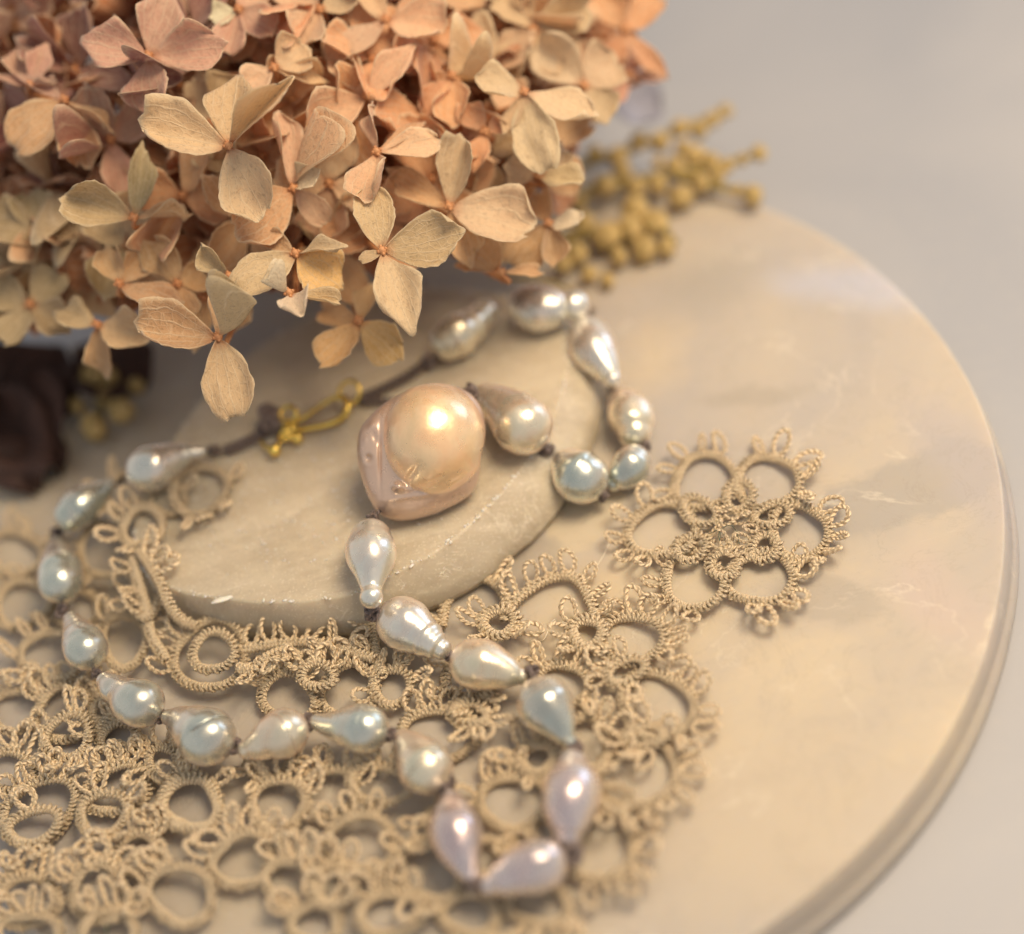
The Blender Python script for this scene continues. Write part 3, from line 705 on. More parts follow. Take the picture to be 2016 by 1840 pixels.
def picot_variants():
    out = []
    r = random.Random(5)
    for k in range(10):
        Lp = r.uniform(0.25, 0.33); W = r.uniform(0.085, 0.125) * (0.55 if k % 4 == 3 else 1); bend = r.uniform(-0.10, 0.10); lift = r.uniform(0.0, 0.16)
        t = np.linspace(0, 1, 120)
        y = Lp * (1 - np.cos(2 * np.pi * t)) / 2
        x = -W * np.sin(2 * np.pi * t) * np.abs(np.sin(np.pi * t)) ** 0.6 + bend * (y / Lp) ** 2 + (t - .5) * 0.04
        z = lift * (y / Lp) ** 2 + 0.03 * np.sin(np.pi * t)
        v, f, u = tube(np.stack([x, y, z], 1), 0.038, (0, 0, 1), 9, lobes=2, twist=6.283 / 0.088, amp=0.48)
        u[:, 0] *= -1 / 0.088 / 17.0
        o = mesh_obj('picot', v, f, M_thread, None, u, loc=(0, 0, 0), link=False)
        out.append(o)
    return out
PIC = picot_variants()
npic = 0
def add_picot(ring, p, direc, scale=1.0, tilt=0.0, label=None):
    global npic
    src = PIC[rnd.randrange(len(PIC))]
    o = src if src.users_collection == () and False else src.copy()
    o.name = 'picot'; COL.objects.link(o)
    o.parent = ring
    yv = nrm(np.asarray(direc, float)); zv = np.array([0, 0, 1.0]); xv = nrm(np.cross(yv, zv)); zv = np.cross(xv, yv)
    M = Matrix(((xv[0], yv[0], zv[0]), (xv[1], yv[1], zv[1]), (xv[2], yv[2], zv[2])))
    o.rotation_euler = (M.to_4x4() @ Matrix.Rotation(tilt, 4, 'X')).to_euler()
    o.scale = (scale * rnd.uniform(0.85, 1.15) * rnd.choice((-1, 1)), scale * rnd.uniform(.9, 1.12), scale)
    o.location = Vector(p) - Vector(world_loc(ring)); npic += 1

def tatted_ring(parent, cx, cy, rx, ry, z=0.1, rot=0.0, picots=(), arc=None, tx=0.0, ty=0.0, wob=0.07, thick=0.80, psc=1.0, pin=False, seed=None):
    """ring of stitches round a hole seen at picture point (cx, cy), half axes in picture units; picots: angles in degrees in the picture (0 right, 90 up)"""
    seed = rnd.randrange(9999) if seed is None else seed
    r = random.Random(seed)
    if parent is HEAP_[0] and cy > 1350: z = .13 + (z - .13) * .6; picots = tuple(picots) + tuple(r.uniform(40, 150) for _ in range(2))
    rx += 2; ry += 2
    n = 72
    a0, a1 = (0, 360) if arc is None else arc
    closed = arc is None
    th = np.radians(np.linspace(a0, a1, n, endpoint=not closed))
    ph1, ph2 = r.uniform(0, 6.28), r.uniform(0, 6.28)
    k = 1 + wob * np.sin(2 * th + ph1) + wob * 0.8 * np.sin(3 * th + ph2)
    gap = 9 * thick          # the picture radius is that of the hole; the band lies outside it
    X = (rx + gap) * k * np.cos(th); Y = (ry + gap * 0.85) * k * np.sin(th)
    c, s = math.cos(R_(rot)), math.sin(R_(rot))
    xs = cx + c * X - s * Y; ys = cy - (s * X + c * Y)
    zz = np.maximum(z + tx * np.cos(th) + ty * np.sin(th) + 0.03 * np.sin(2 * th + ph2), 0.085)
    P = np.array([at(a, b, q) for a, b, q in zip(xs, ys, zz)])
    ctr = P.mean(0) if closed else at(cx, cy, z)
    N = nrm((P - ctr) * [1, 1, 0.3]); B = np.tile([0, 0, 1.0], (n, 1))
    J = Join()
    J.add(tube(P, 0.036 * thick, B, 6, closed=closed))
    J.add(coil(P + N * 0.012, N, B, 0.050 * thick, 0.026 * thick, 0.058, 5, closed, seed))
    J.add(coil(P + N * 0.055 * thick + B * 0.012, N, B, 0.044 * thick, 0.027 * thick, 0.076, 5, closed, seed + 1, -1))
    v, f, u = J.data()
    ring = mesh_obj('ring', v, f, M_thread, parent, u)
    for a in picots:
        ar = R_(a) ; want = np.array([math.cos(ar), math.sin(ar)])
        dx = (xs - cx); dy = -(ys - cy); cosv = (dx * want[0] + dy * want[1]) / np.hypot(dx, dy)
        i = int(np.argmax(cosv))
        dirv = N[i].copy(); dirv[2] = 0
        j = np.array([-dirv[1], dirv[0], 0]) * r.uniform(-0.35, 0.35)
        base = P[i] + nrm(dirv) * 0.08
        if pin: dirv = -dirv; base = P[i] - nrm(dirv) * 0
        add_picot(ring, base, nrm(dirv) + j + np.array([0, 0, r.uniform(-0.05, 0.22)]), psc * r.uniform(0.88, 1.12))
    return ring
def chain(parent, pts, picots=(), thick=0.88, psc=1.0, side=1):
    """open chain of stitches through picture points (x, y, z)"""
    P = catmull([at(*p) for p in pts], 70)
    T = nrm(np.gradient(P, axis=0)); B = np.tile([0, 0, 1.0], (70, 1)); N = nrm(np.cross(B, T)) * side
    sd = rnd.randrange(9999)
    J = Join(); J.add(tube(P, 0.05 * thick, B, 6)); J.add(coil(P, N, B, 0.050 * thick, 0.026 * thick, 0.058, 5, False, sd))
    J.add(coil(P + N * 0.045, N, B, 0.042 * thick, 0.027 * thick, 0.076, 5, False, sd + 1, -1))
    v, f, u = J.data()
    ch = mesh_obj('chain', v, f, M_thread, parent, u)
    for s in picots:
        i = int(s * 69); d = N[i] + T[i] * rnd.uniform(-.4, .4) + np.array([0, 0, rnd.uniform(0, .25)])
        add_picot(ch, P[i] + N[i] * 0.07, d, psc * rnd.uniform(.88, 1.1))
    return ch

# --- the round medallion on the right
MED = empty('lace_medallion', at(1440, 1045, 0.05), 'round medallion of six beige tatted rings lying alone on bare stone', 'lace')
zl = 0.13
for (x, y, rx, ry, rot, pc) in [
        (1388, 949, 49, 40, 0, (62, 95, 128, 160, 195)),
        (1511, 950, 44, 42, 0, (100, 68, 35, 8, -18)),
        (1304, 1045, 50, 42, 10, (125, 158, 188, 215, 240)),
        (1574, 1047, 44, 40, 0, (40, 12, -10, -38, -62)),
        (1366, 1144, 46, 42, 8, (150, 182, 212, 268)),
        (1497, 1138, 52, 38, 20, (22, 5, -22, -50, -82, -108))]:
    tatted_ring(MED, x, y, rx, ry, zl, rot, pc, tx=rnd.uniform(-.04, .04), ty=rnd.uniform(-.03, .03), psc=1.0)
for (x, y, rx, ry, rot, pc) in [
        (1455, 976, 15, 17, 0, (250, 290)), (1376, 1007, 22, 14, -25, (-20, 5)), (1521, 1014, 22, 12, 15, (215, 190)),
        (1361, 1079, 20, 13, 15, (10, 35)), (1505, 1080, 15, 14, 0, (150, 180)), (1426, 1112, 17, 15, 0, (95, 60))]:
    tatted_ring(MED, x, y, rx, ry, zl + 0.05, rot, pc, thick=0.74, psc=.8)

# --- lace on the right half, under the pearl loop
DOI = empty('lace_doily', at(1100, 1450, 0.05), 'beige tatted lace spread flat inside and right of the front pearl loop', 'lace')
z0 = 0.13
chain(DOI, [(872, 1235, z0), (880, 1190, z0), (905, 1155, z0), (945, 1140, z0), (980, 1158, z0), (995, 1195, z0), (990, 1222, z0 + .05)], (.05, .18, .3, .42, .52, .62), side=1)
tatted_ring(DOI, 983, 1226, 17, 13, z0 + .08, 0, (150, 180, 225, -20, 330), thick=.95)
chain(DOI, [(1002, 1200, z0), (1040, 1165, z0), (1088, 1140, z0), (1128, 1140, z0), (1152, 1170, z0), (1166, 1208, z0), (1160, 1225, z0)], (.1, .22, .34, .45, .57, .7, .85), side=1)
tatted_ring(DOI, 1157, 1247, 16, 13, z0 + .05, 10, (140, 175, 225, 300), thick=.95)
tatted_ring(DOI, 1245, 1259, 44, 37, z0, 0, (115, 88, 60, 30, 12, -8, -32), tx=.04)
tatted_ring(DOI, 1232, 1322, 24, 11, z0 + .06, 18, (200, 165, 290, 110))
tatted_ring(DOI, 1293, 1390, 60, 50, z0, -10, (70, 45, 20, -5, -28, -55), ty=-.03)
tatted_ring(DOI, 1269, 1451, 24, 9, z0 + .05, 8, (190, 250, 290, 90))
tatted_ring(DOI, 1104, 1352, 36, 34, z0, 0, (95, 60, 30, 130, 150, -30), tx=.02)
tatted_ring(DOI, 1150, 1463, 34, 42, z0, 20, (55, 20, -15, -50, 80))
tatted_ring(DOI, 1058, 1494, 17, 17, z0 + .05, 0, (135, 180, 250, 300, 90), thick=.95)
tatted_ring(DOI, 1253, 1520, 66, 56, z0, 0, (50, 22, 0, -22, -48, -75), ty=-.05)
tatted_ring(DOI, 1208, 1573, 20, 12, z0 + .08, -30, (200, 240, 300))
tatted_ring(DOI, 1012, 1580, 50, 42, z0, 0, (80, 110, 140, -95, -60, 175))
tatted_ring(DOI, 1180, 1672, 54, 48, z0, 0, (0, -25, -50, -75, -105, 30), ty=-.03)
tatted_ring(DOI, 1060, 1780, 44, 30, z0, 0, (-60, -90, -120, -30))
tatted_ring(DOI, 865, 1448, 60, 42, z0, 0, (60, 85, 110, 135), ty=.02)
tatted_ring(DOI, 926, 1406, 19, 9, z0 + .10, -8, (-40, -70, -10, -110), thick=.9)
tatted_ring(DOI, 932, 1330, 40, 34, z0, 0, (150, 210, 250, -70, -40), tx=.03)
tatted_ring(DOI, 748, 1545, 48, 24, z0 + .12, 0, (60, 100, 140, 20))
tatted_ring(DOI, 712, 1660, 50, 44, z0 + .1, 0, (70, 110, 150, -30), ty=.06)
tatted_ring(DOI, 845, 1716, 50, 44, z0 + .04, 0, (60, 100, 140, 180, -95, -125), ty=.03)
tatted_ring(DOI, 880, 1620, 26, 20, z0 + .02, 0, (100, 180, 220))
tatted_ring(DOI, 950, 1690, 30, 24, z0, 0, (-60, -100, 20))
tatted_ring(DOI, 925, 1800, 44, 26, z0, 0, (-50, -80, -110, 60))
tatted_ring(DOI, 770, 1800, 50, 28, z0 + .06, 0, (110, 80, 50, 140))
tatted_ring(DOI, 655, 1745, 30, 24, z0 + .12, 0, (60, 100, 150))

# --- crumpled lace on the left half
HEAP = empty('lace_edging', at(350, 1550, 0.05), 'crumpled heap of beige tatted lace in several layers left of the pearl loop', 'lace'); HEAP_[0] = HEAP
tatted_ring(HEAP, 421, 1283, 27, 27, .42, 0, (),  ty=.04)
tatted_ring(HEAP, 415, 1290, 56, 56, .30, 0, (165, 140, 200),  ty=.08)
chain(HEAP, [(270, 1085, .98), (290, 1112, .96), (312, 1150, .92), (328, 1190, .80), (352, 1222, .60), (385, 1236, .48)], (.08, .2, .3), side=1, psc=1.15)
chain(HEAP, [(262, 1100, .9), (276, 1150, .75), (290, 1200, .6), (300, 1250, .45), (330, 1300, .35)], (.1, .3, .5), side=-1)
chain(HEAP, [(465, 1285, .34), (520, 1275, .3), (575, 1268, .3), (630, 1270, .3), (690, 1285, .3), (735, 1300, .3)], (.12, .26, .4, .52, .66, .82), side=1, psc=1.0)
chain(HEAP, [(470, 1312, .42), (500, 1318, .46), (525, 1292, .48), (560, 1280, .46), (590, 1290, .40)], (.2, .5, .8), side=-1, thick=.85)
chain(HEAP, [(735, 1225, .28), (738, 1262, .24), (746, 1300, .2), (756, 1330, .2)], (.05, .4), side=-1)
tatted_ring(HEAP, 772, 1352, 26, 22, .2, 0, (70, 20, 200))
tatted_ring(HEAP, 568, 1372, 40, 34, .24, 0, (95, 60, 120, 150), ty=.06)
tatted_ring(HEAP, 688, 1362, 44, 40, .20, 0, (100, 70, 130, 40), ty=.04)
tatted_ring(HEAP, 625, 1330, 18, 14, .34, 0, (30, 90, 150))
tatted_ring(HEAP, 392, 966, 42, 34, SZ + .10, 0, (-30, -70, -110, 20), tx=-.03)
tatted_ring(HEAP, 281, 1038, 27, 25, SZ + .14, 0, (200, 240, 150, 110), tx=.05, thick=.84)
tatted_ring(HEAP, 330, 985, 22, 16, SZ + .05, 20, (200, 30))
tatted_ring(HEAP, 250, 975, 26, 30, .7, 0, (130, 170, 210))
tatted_ring(HEAP, 205, 1085, 34, 42, .35, 0, (120, 160, 200, 240))
tatted_ring(HEAP, 286, 1172, 14, 34, .55, -10, (100, 150, 200))
tatted_ring(HEAP, 245, 1262, 28, 44, .32, 0, (130, 170, 30, 210))
tatted_ring(HEAP, 102, 1290, 44, 36, .22, 0, (100, 140, 180, 220))
tatted_ring(HEAP, 45, 1190, 40, 34, .18, 0, (100, 140, 20))
tatted_ring(HEAP, 30, 1090, 40, 30, .15, 0, (60, 100, 20))
tatted_ring(HEAP, 150, 1200, 30, 26, .14, 0, (200, 240, -60))
tatted_ring(HEAP, 139, 1404, 58, 42, .20, 0, (60, 90, 120, 150), ty=.04)
tatted_ring(HEAP, 133, 1450, 34, 28, .36, 20, (250, 285, 150), thick=.84)
tatted_ring(HEAP, 30, 1400, 34, 30, .16, 0, (60, 120, 180))
tatted_ring(HEAP, 66, 1628, 38, 20, .34, 25, (250, 290), thick=.84)
tatted_ring(HEAP, 78, 1598, 66, 42, .22, 28, (95, 120, 145, 75, 165), ty=.06)
tatted_ring(HEAP, 204, 1603, 36, 28, .36, 15, (100, 30, -60, 240))
tatted_ring(HEAP, 232, 1555, 50, 34, .20, 25, (120, 95, 70, 145), ty=.05)
tatted_ring(HEAP, 376, 1583, 42, 34, .32, 5, (120, 40, -80, -40, 200), thick=1.02)
tatted_ring(HEAP, 322, 1502, 16, 20, .30, 0, (150, 60, 200, 20))
tatted_ring(HEAP, 548, 1584, 42, 35, .30, 5, (80, 110, -60, -20, 20), thick=.84)
tatted_ring(HEAP, 650, 1560, 40, 30, .26, 20, (60, 100, 20, 140))
tatted_ring(HEAP, 478, 1694, 46, 38, .26, 10, (110, 140, 80, 170), ty=.06)
tatted_ring(HEAP, 356, 1762, 50, 44, .28, 0, (110, 140, 170, 200),  ty=.05)
tatted_ring(HEAP, 577, 1742, 44, 32, .24, -10, (60, 90, 120), ty=.05)
tatted_ring(HEAP, 270, 1680, 30, 22, .24, 30, (60, 100, 140, 200))
tatted_ring(HEAP, 53, 1776, 46, 38, .22, 15, (120, 90, 60, 150), ty=.06)
tatted_ring(HEAP, 196, 1760, 40, 42, .26, 0, (150, 120, 90, 60),  ty=.05)
tatted_ring(HEAP, 58, 1838, 44, 26, .30, 0, (100, 60, 140))
tatted_ring(HEAP, 212, 1836, 40, 28, .34, 0, (80, 40, 120))
tatted_ring(HEAP, 620, 1820, 36, 24, .2, 0, (60, 100, 140))
tatted_ring(HEAP, 20, 1520, 34, 26, .18, 0, (80, 40, 120))
tatted_ring(HEAP, 235, 1455, 26, 18, .16, 0, (100, 140, 60, 250))
tatted_ring(HEAP, 215, 1400, 24, 18, .22, 0, (150, 190, 230))
tatted_ring(HEAP, 530, 1500, 30, 20, .20, 0, (200, 240, 20))

# stray fibres and a short wire end
def strand(name, pts, r, mat, label, cat, lift=.0):
    P = catmull([at(*p) for p in pts], 40)
    v, f, u = tube(P, r, (.2, .1, 1), 5)
    o = mesh_obj(name, v, f, mat, None, u); tag(o, label, cat); return o
strand('loose_fibre', [(1395, 1052, .28), (1416, 1044, .34), (1417, 1066, .36), (1416, 1048, .36), (1436, 1034, .4), (1449, 1046, .36), (1456, 1072, .28)], .006, M_fibre, 'thin dark green fibre caught in the middle of the six-ring medallion', 'fibre')
strand('loose_fibre', [(1062, 1262, .02), (1072, 1258, .03), (1084, 1230, .04), (1092, 1220, .03)], .008, M_fibre_pale, 'short pale thread lying on stone between the upper lace arches', 'fibre')
strand('loose_fibre', [(1208, 1048, .1), (1190, 1090, .05), (1160, 1140, .1)], .005, M_fibre_pale, 'long straight pale hair running from the medallion down to the lace arch', 'fibre')
strand('loose_fibre', [(208, 1838, .5), (212, 1822, .56)], .02, M_fibre, 'short black bristle poking out of the lace heap at its bottom edge', 'fibre')

# ------------------------------------------------------------------ dried hydrangea head
HYD = empty('hydrangea_head', at(430, 420, 0.0), 'large dried hydrangea head with papery tan and peach four-petal florets', 'flower head')
def petal_grid(width, length, cup, curl, ruff, fold, seed, twist=0.0, th=0.011, nu=13, nv=15):
    """petal in its own frame: foot at origin, tip along +Y, face up +Z. returns verts, quads, uv of a closed thin shell"""
    r = random.Random(seed); o1, o2 = r.uniform(0, 50), r.uniform(0, 50)
    u = np.linspace(-1, 1, nu); v = np.linspace(0, 1, nv)
    Um, Vm = np.meshgrid(u, v, indexing='ij')
    wprof = (np.sin(np.pi * np.clip(Vm, 0, 1) ** 0.85 * 0.93 + 0.05) ** 0.62) * (0.30 + 0.90 * Vm ** 0.75)
    wprof = wprof / wprof.max(); wprof[:, 0] = 0.06
    asym = r.uniform(-.12, .12)
    Ut = np.sign(Um) * np.abs(Um) ** 0.9
    x = Ut * wprof * width / 2
    tipn = 0.05 * np.cos(Um * 3.1 + o1) - 0.10 * Um ** 2
    y = Vm * length * (1 + tipn * Vm ** 2) + asym * Ut * Vm * length * .3
    z = cup * length * (Um ** 2 * wprof ** 2) * 0.9 + curl * length * Vm ** 2 + fold * np.abs(Ut) * wprof * width * .5
    nz = np.array([noise.noise(Vector((a * 1.4 + o1, b * 2.2 + o2, 0))) for a, b in zip(Um.ravel(), Vm.ravel())]).reshape(Um.shape)
    n2 = np.array([noise.noise(Vector((a * 3.4 + o2, b * 3.6 + o1, 5))) for a, b in zip(Um.ravel(), Vm.ravel())]).reshape(Um.shape)
    rolld = 0.10 * r.choice((-1, 1, 1)) * length
    z = z + rolld * (np.abs(Um) ** 7 * Vm + 0.8 * Vm ** 10) * (0.6 + 0.8 * nz)
    z = z + ruff * length * (nz * (0.4 + np.abs(Um) ** 2) * (0.3 + Vm) + 0.35 * n2 * Vm)
    n3 = np.array([noise.noise(Vector((a * 2 + o2, b * 9 + o1, 9))) for a, b in zip(Um.ravel(), Vm.ravel())]).reshape(Um.shape)
    x = x * (1 + 0.12 * n2 + 0.10 * n3)
    y = y + 0.08 * length * nz * Vm + 0.05 * length * n2 * Vm ** 3
    ca = np.cos(twist * Vm); sa = np.sin(twist * Vm)
    x, z = x * ca - z * sa, x * sa + z * ca
    top = np.stack([x, y, z], -1)
    gx = np.gradient(top, axis=0); gy = np.gradient(top, axis=1); N = nrm(np.cross(gx, gy))
    bot = top - N * th
    # slightly thicker rolled rim
    V = np.concatenate([top.reshape(-1, 3), bot.reshape(-1, 3)])
    uv = np.stack([Um.ravel(), Vm.ravel()], 1); uv = np.vstack([uv, uv])
    i = np.arange(nu - 1)[:, None]; j = np.arange(nv - 1)[None]; K = nu * nv
    f = np.stack([i * nv + j, (i + 1) * nv + j, (i + 1) * nv + j + 1, i * nv + j + 1], -1).reshape(-1, 4)
    fb = f[:, ::-1] + K
    per = [(a, 0) for a in range(nu)] + [(nu - 1, b) for b in range(1, nv)] + [(a, nv - 1) for a in range(nu - 2, -1, -1)] + [(0, b) for b in range(nv - 2, 0, -1)]
    ids = np.array([a * nv + b for a, b in per]); nx = np.roll(ids, -1)
    fs = np.stack([ids, ids + K, nx + K, nx], 1)
    return V, np.vstack([f, fb, fs]), uv
PROTO = []
pr = random.Random(21)
for k in range(14):
    V, F, UV = petal_grid(pr.uniform(.82, 1.05), 1.0, pr.uniform(.02, .34), pr.uniform(-.15, .25), pr.uniform(.10, .22), pr.choice((0, 0, .12, .3)), k, pr.uniform(-.4, .4))
    PROTO.append((mesh_obj('petal', V, F, M_petal, None, UV, loc=(0, 0, 0), link=False).data, V, F, UV))
CURLED = []
for k in range(4):
    V, F, UV = petal_grid(.75, 1.0, 1.1, pr.uniform(-.1, .3), .16, .5, 100 + k, pr.uniform(-.5, .5))
    CURLED.append(mesh_obj('petal', V, F, M_petal, None, UV, loc=(0, 0, 0), link=False).data)

PAL = {'beige': (0.80, 0.64, 0.42), 'sand': (0.74, 0.56, 0.34), 'tan': (0.72, 0.48, 0.26), 'peach': (0.88, 0.63, 0.41), 'orange': (0.82, 0.48, 0.26), 'pink': (0.72, 0.44, 0.33),
       'mauve': (0.46, 0.20, 0.18), 'olive': (0.58, 0.45, 0.26), 'white': (0.86, 0.76, 0.60), 'gold': (0.80, 0.56, 0.26)}
def tint(c, r, a=0.10):
    c = PAL[c] if isinstance(c, str) else c
    k = 1 + r.uniform(-a, a)
    return tuple(max(0.01, min(.9, v * k * (1 + r.uniform(-.04, .04)))) for v in c) + (1.0,)

HC = pd(560, 250, FOCUS + 6.0)
def bud_and_stem(c, nrmv, size=1.0):
    J = Join()
    v, f, u = sphere_data(c + nrmv * 0.02, 0.065 * size, 10, 7, lambda q: 1 + .25 * noise.noise(Vector(q) * 3)); J.add((v, f, u))
    for k in range(4):
        a = k * 1.57 + .5; t = nrm(np.cross(nrmv, [0.3, 0.2, 1])); b = np.cross(nrmv, t)
        q = c + (t * math.cos(a) + b * math.sin(a)) * .055 * size + nrmv * .05
        J.add(sphere_data(q, .028 * size, 6, 5))
    e = c + (HC - c) * 0.42 + np.array([0, 0, -.5])
    P = catmull([c, c - nrmv * .35 + np.array([0, 0, -.04]), e], 12)
    J.add(tube(P, np.linspace(.035, .05, 12), (0.3, 1, .1), 6))
    return J.data()
def place_petal(floret, c, tip, nv, width, color, curled=False, r=rnd):
    """petal from floret centre c to tip; nv: where its face looks; width in cm"""
    yv = tip - c; Ln = np.linalg.norm(yv); yv = yv / Ln
    zv = nrm(nv - yv * np.dot(nv, yv)); xv = np.cross(yv, zv)
    me = (r.choice(CURLED) if curled else r.choice(PROTO)[0])
    o = bpy.data.objects.new('petal', me); COL.objects.link(o); o.parent = floret
    M = Matrix(((xv[0], yv[0], zv[0]), (xv[1], yv[1], zv[1]), (xv[2], yv[2], zv[2])))
    o.rotation_euler = M.to_euler()
    o.scale = (width * r.choice((-1, 1)), Ln, (width + Ln) / 2)
    o.location = Vector(c + yv * .03) - Vector(world_loc(floret))
    o.color = color
    return o
NF = 0
def key_floret(cx, cy, dd, petals, col, seed):
    """petals: (tip x, tip y, width px, depth offset of tip (negative = nearer), face turn x, face turn y, colour or None, curled)"""
    global NF
    r = random.Random(seed); D = FOCUS + dd
    c = pd(cx, cy, D)
    v, f, u = bud_and_stem(c, nrm(BACK + np.array([0, 0, .2])))
    fl = mesh_obj('floret', v, f, M_stem, HYD, u)
    for p in petals:
        tx_, ty_, w_, dz = p[:4]; ax, ay = (p[4], p[5]) if len(p) > 5 else (r.uniform(-.3, .3), r.uniform(-.3, .3))
        colr = p[6] if len(p) > 6 and p[6] else col; cur = len(p) > 7 and p[7]
        tip = pd(tx_, ty_, D + dz)
        nv = BACK + RIGHT * ax + UP * ay
        place_petal(fl, c, tip, nv, w_ * px2cm(D), tint(colr, r), cur, r)
    NF += 1
    return fl

